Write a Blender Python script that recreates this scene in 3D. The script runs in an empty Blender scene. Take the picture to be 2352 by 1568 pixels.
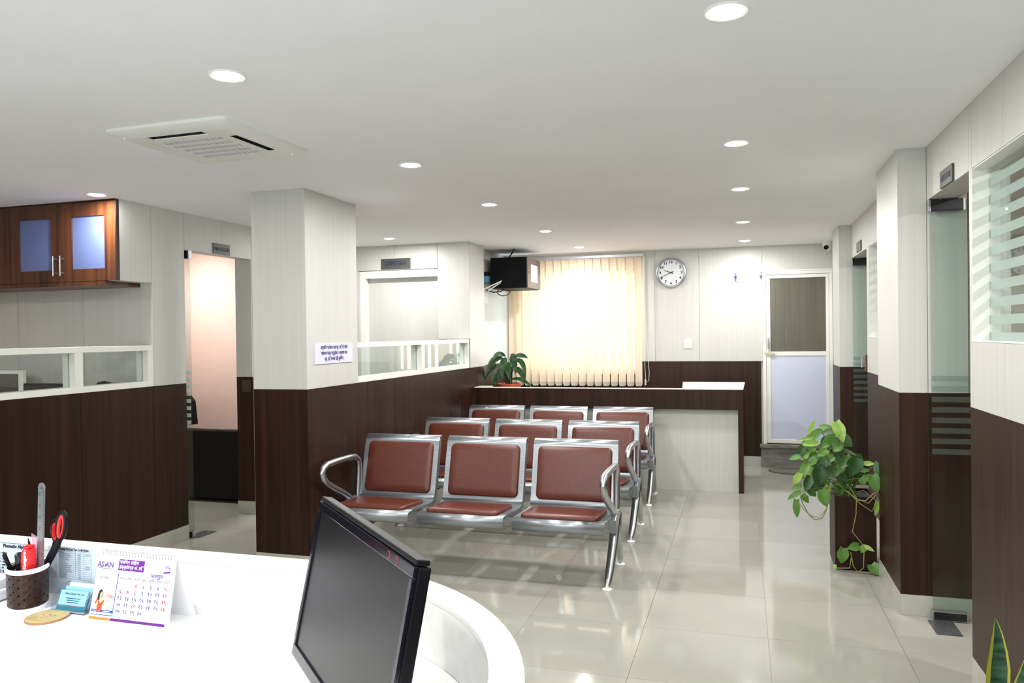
import bpy, bmesh, math, random
from mathutils import Vector, Matrix, Euler
C = bpy.context.scene.collection
S = bpy.context.scene
R = math.radians
rnd = random.Random(7)

# ---------------------------------------------------------------- camera
cd = bpy.data.cameras.new('camera')
cam = bpy.data.objects.new('camera', cd)
C.objects.link(cam)
cd.sensor_width = 36.0
cd.lens = 1749.84 * 36.0 / 2352.0
cd.clip_start = 0.02
Rx, Ux, Fx = (Vector((0.95724247, 0.28898427, -0.0132266)), Vector((0.00992908, 0.01287376, 0.99986783)),
              Vector((-0.28911635, 0.95724728, -0.00945396)))
m = Matrix((Rx, Ux, -Fx)).transposed().to_4x4()
m.translation = (0, 0, 1.5)
cam.matrix_world = m
S.camera = cam

# ---------------------------------------------------------------- world, exposure
LAMP_W = 8.7
DAY = 6.5
w = bpy.data.worlds.new('world')
S.world = w
w.use_nodes = True
w.node_tree.nodes['Background'].inputs[0].default_value = (0.90, 0.95, 1.0, 1)
w.node_tree.nodes['Background'].inputs[1].default_value = DAY
S.view_settings.view_transform = 'Standard'
S.view_settings.look = 'None'
S.view_settings.exposure = 0.18
S.view_settings.gamma = 1.0
S.view_settings.use_curve_mapping = False
S.cycles.max_bounces = 10
S.cycles.diffuse_bounces = 6
S.cycles.glossy_bounces = 4
S.cycles.transmission_bounces = 6
S.cycles.transparent_max_bounces = 16
S.cycles.sample_clamp_indirect = 6.0
S.cycles.caustics_reflective = False
S.cycles.caustics_refractive = False
S.cycles.use_denoising = True

for _loc, _rx, _sx, _sy in (((-1.8, 9.12, 1.62), -90, 1.5, 1.35), ((-1.1, -2.34, 1.2), 90, 2.7, 2.05)):
    pl = bpy.data.lights.new('window_portal', 'AREA')
    pl.shape = 'RECTANGLE'
    pl.size, pl.size_y = _sx, _sy
    pl.cycles.is_portal = True
    po = bpy.data.objects.new('window_portal', pl)
    C.objects.link(po)
    po.location = _loc
    po.rotation_euler = (R(_rx), 0, 0)

H = 2.44      # ceiling
D = 1.167     # top of the dark dado
B = 0.109     # skirting
X1, X2, X4, X3, XR = -3.98, -2.64, 0.922, 0.944, 0.785
YB = 8.87

# ---------------------------------------------------------------- materials
MATS = {}
def mat(name, col=(.8, .8, .8), rough=.5, metal=0.0, spec=.5, emit=None, estr=0.0, coat=0.0, trans=0.0, alpha=1.0):
    if name in MATS: return MATS[name]
    mt = bpy.data.materials.new(name); mt.use_nodes = True
    b = mt.node_tree.nodes['Principled BSDF']
    b.inputs['Base Color'].default_value = (*col, 1)
    b.inputs['Roughness'].default_value = rough
    b.inputs['Metallic'].default_value = metal
    b.inputs['Specular IOR Level'].default_value = spec
    b.inputs['Coat Weight'].default_value = coat
    b.inputs['Coat Roughness'].default_value = .05
    b.inputs['Transmission Weight'].default_value = trans
    b.inputs['Alpha'].default_value = alpha
    if emit:
        b.inputs['Emission Color'].default_value = (*emit, 1)
        b.inputs['Emission Strength'].default_value = estr
    MATS[name] = mt
    return mt

def streaked(name, c1, c2, scale, rough=.4, coat=0.0, bump=0.0, spec=.5, lo=.35, hi=.65, detail=3, coord='Object', dist=0.0):
    """base colour wandering between c1 and c2 along a stretched noise"""
    mt = mat(name, c1, rough, coat=coat, spec=spec)
    nt = mt.node_tree; N = nt.nodes; Lk = nt.links
    tc = N.new('ShaderNodeTexCoord'); mp = N.new('ShaderNodeMapping')
    mp.inputs['Scale'].default_value = scale
    ns = N.new('ShaderNodeTexNoise'); ns.inputs['Scale'].default_value = 1.0
    ns.inputs['Detail'].default_value = detail; ns.inputs['Distortion'].default_value = dist
    cr = N.new('ShaderNodeValToRGB')
    cr.color_ramp.elements[0].position = lo; cr.color_ramp.elements[1].position = hi
    cr.color_ramp.elements[0].color = (*c1, 1); cr.color_ramp.elements[1].color = (*c2, 1)
    Lk.new(tc.outputs[coord], mp.inputs['Vector']); Lk.new(mp.outputs[0], ns.inputs['Vector'])
    Lk.new(ns.outputs['Fac'], cr.inputs['Fac'])
    b = N['Principled BSDF']
    Lk.new(cr.outputs[0], b.inputs['Base Color'])
    if bump:
        bp = N.new('ShaderNodeBump'); bp.inputs['Strength'].default_value = bump
        bp.inputs['Distance'].default_value = .002
        Lk.new(ns.outputs['Fac'], bp.inputs['Height']); Lk.new(bp.outputs[0], b.inputs['Normal'])
    return mt

WHITE = streaked('white_laminate', (.538, .533, .502), (.568, .563, .533), (60, 60, 1.3), rough=.42, bump=.06)
DARK = streaked('walnut_laminate', (.015, .0054, .0025), (.034, .0120, .0055), (26, 26, .7), rough=.40, bump=.06, spec=.24)
CABW = streaked('cabinet_walnut', (.035, .011, .005), (.105, .033, .010), (30, 30, 1.0), rough=.33, bump=.1)
CEIL = streaked('ceiling_paint', (.90, .90, .94), (.92, .92, .96), (3, 3, 3), rough=.85)
SKIRT = streaked('skirting_vitrified', (.40, .39, .34), (.45, .44, .39), (8, 8, 8), rough=.2)
GROUT = mat('grout', (.30, .285, .24), .8)
TRIMW = mat('frame_white', (.80, .80, .75), .35)
ALU = mat('aluminium', (.72, .73, .72), .3, .85)
CHROME = mat('chrome', (.50, .52, .545), .30, 1.0)
STEEL = streaked('brushed_steel', (.30, .325, .35), (.37, .395, .42), (3, 300, 300), rough=.33)
STEEL.node_tree.nodes['Principled BSDF'].inputs['Metallic'].default_value = .75
BLACK = mat('black_plastic', (.005, .005, .007), .4, spec=.16)
BLACKG = mat('black_gloss', (.005, .006, .011), .14, spec=.4)
LEATHER = streaked('red_brown_leatherette', (.098, .0205, .0100), (.122, .027, .0145), (60, 60, 60), rough=.34, bump=.15, spec=.5)
TAN = streaked('tan_paint', (.36, .26, .185), (.40, .295, .21), (2, 2, 2), rough=.8)
PINK = streaked('pink_paint', (.78, .56, .48), (.81, .60, .52), (2, 2, 2), rough=.7)
STONE = streaked('grey_stone', (.13, .125, .11), (.24, .23, .20), (5, 5, 22), rough=.6, bump=.4, detail=8)
DESKW = streaked('desk_white', (.82, .815, .80), (.87, .865, .855), (30, 1.5, 30), rough=.32)
PAPER = mat('paper', (.88, .88, .90), .7)
INK = mat('ink', (.02, .02, .05), .6)
TERRA = streaked('terracotta', (.30, .055, .025), (.38, .08, .035), (12, 12, 12), rough=.6)
SOIL = streaked('soil', (.012, .010, .008), (.03, .024, .017), (60, 60, 60), rough=.95, bump=.6)

# floor: glossy vitrified tile with faint clouding
FLOOR = streaked('vitrified_tile', (.32, .315, .268), (.352, .347, .298), (1.7, 1.7, 1.7), rough=.07, spec=.55, detail=4)
def tile_tone(mt):
    nt = mt.node_tree; N = nt.nodes; L = nt.links
    oi = N.new('ShaderNodeObjectInfo'); mr = N.new('ShaderNodeMapRange')
    mr.inputs['To Min'].default_value = .95; mr.inputs['To Max'].default_value = 1.04
    mx = N.new('ShaderNodeVectorMath'); mx.operation = 'SCALE'
    cr = [n for n in N if n.type == 'VALTORGB'][0]
    L.new(oi.outputs['Random'], mr.inputs['Value']); L.new(mr.outputs[0], mx.inputs['Scale'])
    L.new(cr.outputs[0], mx.inputs[0]); L.new(mx.outputs[0], N['Principled BSDF'].inputs['Base Color'])
tile_tone(FLOOR)

def glass(name, tint=(.93, .97, .96), boost=1.0, frost=0.0):
    mt = bpy.data.materials.new(name); mt.use_nodes = True
    N = mt.node_tree.nodes; L = mt.node_tree.links
    N.clear()
    out = N.new('ShaderNodeOutputMaterial'); mix = N.new('ShaderNodeMixShader')
    tr = N.new('ShaderNodeBsdfTransparent'); tr.inputs[0].default_value = (*tint, 1)
    gl = N.new('ShaderNodeBsdfGlossy'); gl.inputs['Roughness'].default_value = .01
    lw = N.new('ShaderNodeLayerWeight'); lw.inputs[0].default_value = .5
    pw = N.new('ShaderNodeMath'); pw.operation = 'POWER'; pw.inputs[1].default_value = 5.0
    ma = N.new('ShaderNodeMath'); ma.operation = 'MULTIPLY_ADD'; ma.inputs[1].default_value = .96; ma.inputs[2].default_value = .04
    L.new(lw.outputs['Facing'], pw.inputs[0]); L.new(pw.outputs[0], ma.inputs[0])
    L.new(ma.outputs[0], mix.inputs[0]); L.new(tr.outputs[0], mix.inputs[1]); L.new(gl.outputs[0], mix.inputs[2])
    if frost:
        d = N.new('ShaderNodeBsdfDiffuse'); d.inputs[0].default_value = (.60, .68, .65, 1)
        t2 = N.new('ShaderNodeBsdfTranslucent'); t2.inputs[0].default_value = (.62, .72, .68, 1)
        m2 = N.new('ShaderNodeMixShader'); m2.inputs[0].default_value = .45
        m3 = N.new('ShaderNodeMixShader'); m3.inputs[0].default_value = frost
        L.new(d.outputs[0], m2.inputs[1]); L.new(t2.outputs[0], m2.inputs[2])
        L.new(mix.outputs[0], m3.inputs[1]); L.new(m2.outputs[0], m3.inputs[2])
        L.new(m3.outputs[0], out.inputs[0])
    else:
        L.new(mix.outputs[0], out.inputs[0])
    MATS[name] = mt
    return mt
GLASS = glass('clear_glass')
GLASSG = glass('greenish_glass', (.86, .905, .89))
FROST = glass('frost_film', (.85, .93, .91), frost=.55)
FROSTD = glass('frost_film_door', (.80, .86, .86), frost=.07)
CABGL = mat('cabinet_frosted_glass', (.11, .145, .30), .42, spec=.35)
ACRYL = glass('acrylic', (.90, .93, .97))
DOORGL = streaked('bronze_reflect_glass', (.085, .08, .055), (.12, .11, .075), (90, 90, .8), rough=.22, bump=.25, spec=.6)  # colour streaks imitate reflections in the greenish-brown glass

def blind_mat():
    mt = bpy.data.materials.new('blind_fabric'); mt.use_nodes = True
    N = mt.node_tree.nodes; L = mt.node_tree.links; N.clear()
    out = N.new('ShaderNodeOutputMaterial'); mix = N.new('ShaderNodeMixShader'); mix.inputs[0].default_value = .20
    d = N.new('ShaderNodeBsdfDiffuse'); d.inputs[0].default_value = (.84, .72, .58, 1)
    t = N.new('ShaderNodeBsdfTranslucent'); t.inputs[0].default_value = (.80, .52, .28, 1)
    L.new(d.outputs[0], mix.inputs[1]); L.new(t.outputs[0], mix.inputs[2]); L.new(mix.outputs[0], out.inputs[0])
    return mt
BLIND = blind_mat()

def leaf_mat(name, c1, c2, tr):
    mt = streaked(name, c1, c2, (22, 22, 22), rough=.38, detail=2)
    N = mt.node_tree.nodes; L = mt.node_tree.links
    out = N['Material Output']; b = N['Principled BSDF']
    t = N.new('ShaderNodeBsdfTranslucent'); t.inputs[0].default_value = (*tr, 1)
    mx = N.new('ShaderNodeMixShader'); mx.inputs[0].default_value = .22
    L.new(b.outputs[0], mx.inputs[1]); L.new(t.outputs[0], mx.inputs[2]); L.new(mx.outputs[0], out.inputs[0])
    return mt
LEAF = [leaf_mat('leaf_bright', (.20, .38, .055), (.36, .52, .12), (.3, .5, .08)),
        leaf_mat('leaf_mid', (.075, .20, .035), (.15, .30, .06), (.12, .3, .04)),
        leaf_mat('leaf_dark', (.022, .07, .018), (.045, .12, .03), (.05, .12, .02)),
        leaf_mat('leaf_grey', (.09, .17, .075), (.17, .26, .13), (.1, .2, .06))]
STEM = mat('stem', (.30, .27, .09), .5)
LILY = leaf_mat('lily_leaf', (.012, .045, .018), (.05, .12, .04), (.03, .10, .03))
SNAKE = streaked('snake_leaf', (.018, .055, .030), (.07, .15, .085), (10, 10, 45), rough=.3, detail=4)
SNAKEY = mat('snake_leaf_edge', (.50, .50, .06), .4)

# ---------------------------------------------------------------- builders
WL = {}
def wloc(o):
    return WL.get(o.name, Vector((0, 0, 0))) if o else Vector((0, 0, 0))

class MB:
    def __init__(s): s.bm = bmesh.new(); s.mi = 0
    def face(s, vs):
        try:
            f = s.bm.faces.new(vs); f.material_index = s.mi; return f
        except ValueError: return None
    def poly(s, pts): return s.face([s.bm.verts.new(p) for p in pts])
    def box(s, x0, x1, y0, y1, z0, z1, M=None):
        if x0 > x1: x0, x1 = x1, x0
        if y0 > y1: y0, y1 = y1, y0
        if z0 > z1: z0, z1 = z1, z0
        v = [Vector(p) for p in ((x0,y0,z0),(x1,y0,z0),(x1,y1,z0),(x0,y1,z0),(x0,y0,z1),(x1,y0,z1),(x1,y1,z1),(x0,y1,z1))]
        if M: v = [M @ p for p in v]
        v = [s.bm.verts.new(p) for p in v]
        for q in ((0,3,2,1),(4,5,6,7),(0,1,5,4),(1,2,6,5),(2,3,7,6),(3,0,4,7)): s.face([v[i] for i in q])
        return s
    def ring(s, c, ax1, ax2, r1, r2, n):
        return [s.bm.verts.new(Vector(c) + ax1 * (r1 * math.cos(2*math.pi*i/n)) + ax2 * (r2 * math.sin(2*math.pi*i/n))) for i in range(n)]
    def skin(s, rings, closed=False, cap=True):
        n = len(rings[0])
        prs = list(zip(rings, rings[1:])) + ([(rings[-1], rings[0])] if closed else [])
        for a, b in prs:
            for i in range(n): s.face([a[i], a[(i+1) % n], b[(i+1) % n], b[i]])
        if cap and not closed:
            s.face(list(reversed(rings[0]))); s.face(rings[-1])
        return s
    def tube(s, pts, r, n=8, closed=False, flat=1.0):
        pts = [Vector(p) for p in pts]; rings = []; m_ = len(pts); prev = None
        for i, p in enumerate(pts):
            a = pts[(i-1) % m_] if (closed or i > 0) else p
            b = pts[(i+1) % m_] if (closed or i < m_-1) else p
            t = (b - a).normalized()
            if prev is None:
                u = t.cross(Vector((0, 0, 1)))
                if u.length < .1: u = t.cross(Vector((1, 0, 0)))
                u.normalize()
            else:
                u = (prev - t * prev.dot(t)).normalized()
            prev = u; v = t.cross(u)
            rr = r[i] if isinstance(r, (list, tuple)) else r
            rings.append(s.ring(p, u, v, rr, rr * flat, n))
        return s.skin(rings, closed)
    def lathe(s, prof, c=(0, 0, 0), n=24, M=None, cap=False, ax=1.0, ay=1.0, rot=0.0):
        rings = []
        ca, sa = math.cos(rot), math.sin(rot)
        for r, z in prof:
            ring = []
            for i in range(n):
                t = 2*math.pi*i/n
                x, y = r*ax*math.cos(t), r*ay*math.sin(t)
                p = Vector((x*ca - y*sa, x*sa + y*ca, z))
                if M: p = M @ p
                ring.append(s.bm.verts.new(p + Vector(c)))
            rings.append(ring)
        return s.skin(rings, cap=cap)
    def cyl(s, p0, p1, r, n=16, r2=None):
        p0, p1 = Vector(p0), Vector(p1); t = (p1 - p0).normalized()
        u = t.cross(Vector((0, 0, 1)))
        if u.length < .1: u = t.cross(Vector((1, 0, 0)))
        u.normalize(); v = t.cross(u)
        return s.skin([s.ring(p0, u, v, r, r, n), s.ring(p1, u, v, r2 if r2 is not None else r, r2 if r2 is not None else r, n)])
    def prism(s, pts, vec):
        """closed polygon (3d points) swept along vec"""
        a = [s.bm.verts.new(Vector(p)) for p in pts]; b = [s.bm.verts.new(Vector(p) + Vector(vec)) for p in pts]
        n = len(pts)
        for i in range(n): s.face([a[i], a[(i+1) % n], b[(i+1) % n], b[i]])
        s.face(list(reversed(a))); s.face(b); return s
    def build(s, name, mats, parent=None, smooth=False, bevel=0.0, local=False, seg=2, norm=True):
        if norm: bmesh.ops.recalc_face_normals(s.bm, faces=s.bm.faces)
        if bevel:
            es = [e for e in s.bm.edges if len(e.link_faces) == 2 and e.calc_face_angle(0) > .6]
            bmesh.ops.bevel(s.bm, geom=es, offset=bevel, segments=seg, profile=.6, affect='EDGES', clamp_overlap=True)
        L = wloc(parent)
        if not local and L.length > 0: bmesh.ops.translate(s.bm, vec=-L, verts=s.bm.verts)
        me = bpy.data.meshes.new(name); s.bm.to_mesh(me); s.bm.free()
        if not isinstance(mats, (list, tuple)): mats = [mats]
        for q in mats: me.materials.append(q)
        if smooth:
            for f in me.polygons: f.use_smooth = True
            try: me.set_sharp_from_angle(angle=R(40))
            except Exception: pass
        o = bpy.data.objects.new(name, me); C.objects.link(o)
        if parent: o.parent = parent
        WL[o.name] = L.copy()
        return o

def tag(o, label=None, cat=None, group=None, kind=None):
    if label: o['label'] = label
    if cat: o['category'] = cat
    if group: o['group'] = group
    if kind: o['kind'] = kind
    return o
def thing(name, label, cat, loc=(0, 0, 0), rot=(0, 0, 0), group=None):
    o = bpy.data.objects.new(name, None); o.empty_display_size = .1; C.objects.link(o)
    o.location = loc; o.rotation_euler = rot; WL[o.name] = Vector(loc)
    return tag(o, label, cat, group)
def copy_tree(o, parent=None):
    c = o.copy(); C.objects.link(c)
    WL[c.name] = wloc(o).copy()
    if parent: c.parent = parent
    for ch in list(o.children): copy_tree(ch, c)
    return c
FACE_Y = (R(90), 0, 0)          # text on a plane that looks towards -y
FACE_XP = (R(90), 0, R(90))     # on a plane that looks towards +x
FACE_XN = (R(90), 0, R(-90))    # on a plane that looks towards -x
_dg = bpy.context.evaluated_depsgraph_get()
def text(name, body, size, loc, rot, mt, parent=None, align='CENTER', ext=.0006, bold=0.0, local=False, sx=1.0):
    cu = bpy.data.curves.new('t', 'FONT'); cu.body = body; cu.size = size
    cu.align_x = align; cu.align_y = 'CENTER'; cu.extrude = ext; cu.offset = bold; cu.resolution_u = 2
    o = bpy.data.objects.new('t', cu); C.objects.link(o)
    bpy.context.view_layer.update()
    dg = bpy.context.evaluated_depsgraph_get()
    me = bpy.data.meshes.new_from_object(o.evaluated_get(dg))
    bpy.data.objects.remove(o)
    T = Matrix.Translation(Vector(loc) - (Vector((0, 0, 0)) if local else wloc(parent))) @ Euler(rot).to_matrix().to_4x4() @ Matrix.Diagonal((sx, 1, 1, 1))
    me.transform(T); me.materials.clear(); me.materials.append(mt); me.name = name
    ob = bpy.data.objects.new(name, me); C.objects.link(ob)
    if parent: ob.parent = parent
    WL[ob.name] = wloc(parent).copy()
    return ob

# ---------------------------------------------------------------- walls made of laminate panels
GAP = .0014
def slab(parent, axis, p, n, u0, u1, z0, z1, mt, t=.010, name='panel'):
    b = MB()
    lo, hi = (p - n*t, p)
    if axis == 'x': b.box(lo, hi, u0 + GAP, u1 - GAP, z0 + GAP*.5, z1 - GAP*.5)
    else: b.box(u0 + GAP, u1 - GAP, lo, hi, z0 + GAP*.5, z1 - GAP*.5)
    return b.build(name, mt, parent)
CORN = {'y': {round(v, 3) for v in (-3.035, X2, X2+.012, XR, .842, X1, X1-.16, -2.985, -2.97)},
        'x': {round(v, 3) for v in (4.24, 4.91, 4.409, 5.045, 7.435, 7.93, 7.235, 7.245, 5.55, 4.745, 3.64)}}
class Wall:
    def __init__(s, name): s.name = name; s.core = MB(); s.q = []; s.sk = []
    def c(s, *a): s.core.box(*a); return s
    def run(s, axis, p, n, u0, u1, z0, z1, cuts=(), mt=None, thick=.10, skirt=False):
        """core plus panels for one rectangle of wall; n is the side it is seen from"""
        t = .010
        a, b = p - n*t, p - n*thick
        c0 = u0 + (.0104 if round(u0, 3) in CORN[axis] else 0); c1 = u1 - (.0104 if round(u1, 3) in CORN[axis] else 0)
        s.cc = (c0, c1)
        if axis == 'x': s.core.box(a, b, c0, c1, z0, z1)
        else: s.core.box(c0, c1, a, b, z0, z1)
        cu = [u0] + [c for c in sorted(cuts) if u0 < c < u1] + [u1]
        for i in range(len(cu)-1):
            s.q.append((axis, p, n, cu[i], cu[i+1], z0, z1, mt))
        if skirt: pass
        return s
    def skin(s, axis, p, n, u0, u1, z0, z1, cuts, mt):
        cu = [u0] + [c for c in sorted(cuts) if u0 < c < u1] + [u1]
        for i in range(len(cu)-1): s.q.append((axis, p, n, cu[i], cu[i+1], z0, z1, mt))
        return s
    def full(s, axis, p, n, u0, u1, cuts=(), lcuts=None, thick=.10, top=H, skirt=True):
        """white above dark above a stone skirting"""
        lcuts = cuts if lcuts is None else lcuts
        s.run(axis, p, n, u0, u1, D, top, cuts, WHITE, thick)
        s.run(axis, p, n, u0, u1, B, D, lcuts, DARK, thick)
        if axis == 'x': s.core.box(p - n*.01, p - n*thick, *s.cc, 0, B)
        else: s.core.box(*s.cc, p - n*.01, p - n*thick, 0, B)
        if skirt: s.sk.append((axis, p, n, u0, u1))
        return s
    def done(s):
        o = s.core.build(s.name, WHITE); o['kind'] = 'structure'
        for a in s.q: slab(o, *a)
        if s.sk:
            b = bpy.data.objects.new('baseboard_' + s.name.split('_')[-1], None); C.objects.link(b); b['kind'] = 'structure'
            WL[b.name] = Vector((0, 0, 0))
            for axis, p, n, u0, u1 in s.sk:
                k = max(1, round((u1-u0)/.6)); d = (u1-u0)/k
                for i in range(k):
                    slab(b, axis, p + n*.004, n, u0 + d*i, u0 + d*(i+1), 0.0, B, SKIRT, t=.014, name='skirting_tile')
        return o

# ================================================================ SETTING
# floor: base plus 60 cm tiles
fl = MB().box(-7.5, 3.4, -2.3, 9.3, -.06, -.009).build('floor', GROUT); fl['kind'] = 'structure'
tm = MB(); tm.box(0, .5985, 0, .5985, -.009, 0)
t0 = tm.build('tile', FLOOR, fl)
tile_me = t0.data
XS = [.108 + .6*k for k in range(-9, 2)]
YS = [3.90 + .6*k for k in range(-10, 9)]
first = True
for x in XS:
    for y in YS:
        if first: t0.location = (x, y, 0); first = False; continue
        t = bpy.data.objects.new('tile', tile_me); C.objects.link(t); t.parent = fl; t.location = (x, y, 0)
MB().box(-7.5, XS[0]-.002, -2.3, 9.3, -.009, -.0005).box(XS[-1]+.6, 3.4, -2.3, 9.3, -.009, -.0005).build('floor_margin', FLOOR, fl)

ce = MB().box(-7.5, 3.4, -2.3, 9.3, H, H+.08).build('ceiling', CEIL); ce['kind'] = 'structure'

# back wall (y = YB) with the window and the toilet door
W = Wall('wall_back')
WX0, WX1, WZ0, WZ1 = -2.62, -1.13, 1.02, 2.24
bc = (-2.2, -1.58, -.957, -.46)
W.run('y', YB, -1, -2.72, WX0, D, H, (), WHITE, .14)
W.run('y', YB, -1, WX0, WX1, WZ1, H, (-1.58,), WHITE, .14)
W.run('y', YB, -1, WX1, .218, D, H, bc, WHITE, .14)
W.run('y', YB, -1, .218, .944, 2.165, H, (), WHITE, .14)
W.run('y', YB, -1, -2.72, WX0, B, D, (), DARK, .14)
W.run('y', YB, -1, WX0, WX1, B, WZ0, (-1.8,), DARK, .14)
W.run('y', YB, -1, WX1, .20, B, D, bc, DARK, .14)
W.c(-2.72, .20, YB+.01, YB+.14, 0, B)
W.c(-7.5, WX0, YB+.03, YB+.16, 0, H).c(WX1, 3.4, YB+.03, YB+.16, 0, H).c(WX0, WX1, YB+.03, YB+.16, 0, WZ0).c(WX0, WX1, YB+.03, YB+.16, WZ1, H)
W.c(.20, .944, YB+.10, YB+.14, 0, 2.165)
W.sk.append(('y', YB, -1, -2.72, .19))
W.done()

# right side
W = Wall('wall_right')
jr = (-.9, 0.1, 1.05, 2.0, 2.96)
W.full('x', X4, -1, -2.2, 1.5, jr, thick=.14)
W.run('x', X4, -1, 1.5, 3.60, D, 1.443, (2.24, 3.2), WHITE, .14)
W.run('x', X4, -1, 1.5, 3.60, 2.163, H, (2.24, 3.2), WHITE, .14)
W.run('x', X4, -1, 3.60, 3.640, D, H, (), WHITE, .14)
W.run('x', X4, -1, 1.5, 3.640, B, D, (2.24, 3.2), DARK, .14)
W.c(X4+.01, X4+.14, 1.5, 3.64, 0, B)
W.sk.append(('x', X4, -1, 1.5, 3.640))
W.run('x', X4, -1, 3.640, 4.409, 2.163, H, (), WHITE, .14)
# column beside the near door; its front face runs on into the office behind the glass door
W.run('y', 4.409, -1, XR, 1.11, D, H, (X4,), WHITE, .10)
W.run('y', 4.409, -1, 1.11, 2.9, D, H, (1.8,), TAN, .10)
W.run('y', 4.409, -1, XR, 2.9, B, D, (X4, 1.6, 2.3), DARK, .10)
W.c(XR+.01, 2.9, 4.419, 4.51, 0, B)
W.sk.append(('y', 4.409, -1, XR, 2.9))
W.full('x', XR, -1, 4.409, 5.045, (), thick=.12)
W.c(XR+.01, X3+.1, 4.93, 5.035, 0, H)
# wall beyond the column: window, door, far column, last piece
W.full('x', X3, -1, 5.045, 5.30, (), thick=.14)
W.run('x', X3, -1, 5.30, 6.45, 2.145, H, (5.9,), WHITE, .14)
W.run('x', X3, -1, 5.30, 6.45, D, 1.44, (5.9,), WHITE, .14)
W.run('x', X3, -1, 6.45, 6.555, D, H, (), WHITE, .14)
W.run('x', X3, -1, 5.30, 6.555, B, D, (5.9,), DARK, .14)
W.c(X3+.01, X3+.14, 5.30, 6.555, 0, B)
W.sk.append(('x', X3, -1, 5.30, 6.555))
W.run('x', X3, -1, 6.555, 7.435, 2.137, H, (), WHITE, .14)
W.run('y', 7.435, -1, .842, 1.10, D, H, (), WHITE, .10)
W.run('y', 7.435, -1, 1.10, 2.9, D, H, (1.8,), TAN, .10)
W.run('y', 7.435, -1, .842, 2.9, B, D, (1.046, 1.8), DARK, .10)
W.c(.852, 2.9, 7.445, 7.53, 0, B)
W.sk.append(('y', 7.435, -1, .842, 2.9))
W.full('x', .842, -1, 7.435, 7.93, (), thick=.10)
W.c(.852, X3+.05, 7.87, 7.92, 0, H)
W.full('x', X3, -1, 7.93, 8.87, (), thick=.14)
W.done()
# offices behind the right wall
o = MB().box(2.9, 2.98, -2.2, 9.0, 0, H).box(1.07, 2.9, -.2, -.1, 0, H).box(1.07, 2.9, 8.87, 8.95, 0, H).build('wall_offices', TAN); o['kind'] = 'structure'

# left side: glazed low partition of the cubicle, full wall by the manager's door
W = Wall('wall_left')
RB, RT, SB = 1.205, 1.456, 1.42
low = (1.0, 1.9, 2.83, 3.79)
W.run('x', X1, 1, -2.2, 4.413, B, D, low, DARK, .10)
W.c(X1-.10, X1-.01, -2.2, 4.745, 0, B)
W.sk.append(('x', X1, 1, -2.2, 4.745))
W.run('x', X1, 1, 4.413, 4.745, B, D, (), DARK, .10)
W.run('x', X1, 1, 4.413, 4.745, D, H, (), WHITE, .10)
W.run('x', X1, 1, 4.745, 5.55, 2.163, H, (5.172,), WHITE, .10)
W.run('x', X1, 1, 4.127, 4.413, 1.895, H, (), WHITE, .10)
W.c(X1-.16, X1, 5.565, 7.2, 0, H)
W.run('y', 5.55, -1, X1-.16, X1, D, H, (), WHITE, .05)
W.run('y', 5.55, -1, X1-.16, X1, B, D, (), DARK, .05)
W.c(X1-.16, X1, 5.56, 5.6, 0, B)
W.sk.append(('y', 5.55, -1, X1-.165, X1))
W.done()
# cubicle back wall and manager's room
W = Wall('wall_cubicle')
W.run('y', 4.423, -1, -7.4, X1-.10, .0, H, (-5.83, -5.217, -4.599), WHITE, .08)
W.done()
o = MB().box(-7.3, X1-.16, 6.45, 6.55, 0, H).box(-7.4, -7.3, -2.2, 9.0, 0, H).build('wall_manager', PINK); o['kind'] = 'structure'

# waiting-area pillar, glazed low partition and its end column
W = Wall('wall_partition')
PX0, PY0, PY1 = -3.035, 4.24, 4.91
W.full('y', PY0, -1, PX0, X2, (), thick=.12)
W.full('x', X2, 1, PY0, PY1, (), thick=.12)
W.c(PX0, X2-.01, PY0+.05, PY1, 0, H)
W.run('x', X2, 1, PY1, 7.245, B, D, (5.5, 6.1, 6.7), DARK, .10)
W.c(X2-.10, X2-.01, PY1, 7.7, 0, B)
W.sk.append(('x', X2, 1, PY1, 7.70))
W.run('x', X2, 1, 7.245, 7.70, B, D, (), DARK, .10)
W.run('x', X2+.012, 1, 7.245, 7.70, D, H, (), WHITE, .10)
W.run('y', 7.235, -1, -2.97, X2+.012, RT+.004, H, (), WHITE, .10)
W.c(-2.97, X2-.10, 7.245, 7.70, 0, H)
W.full('x', -2.72, 1, 7.70, YB, (), thick=.10)
W.done()
# cafeteria wall
W = Wall('wall_cafeteria')
CY = 7.235
W.run('y', CY, -1, X1, -2.9715, 2.185, H, (-3.45,), WHITE, .10)
W.run('y', CY, -1, X1, -3.862, B, 2.185, (), WHITE, .10)
W.done()

# behind the camera: wall with a glazed entrance added to bring in cool daylight
W = Wall('wall_front')
fc = [-6.6+.9*i for i in range(11)]
for a, b_ in ((-7.4, -2.4), (.2, 3.0)):
    W.run('y', -2.2, 1, a, b_, D, H, fc, WHITE, .1)
    W.run('y', -2.2, 1, a, b_, 0, D, fc, DARK, .1)
W.run('y', -2.2, 1, -2.4, .2, 2.2, H, (), WHITE, .1)
W.c(-7.4, -2.4, -2.32, -2.29, 0, H).c(.2, 3.4, -2.32, -2.29, 0, H).c(-2.4, .2, -2.32, -2.29, 2.2, H)
W.done()

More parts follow.
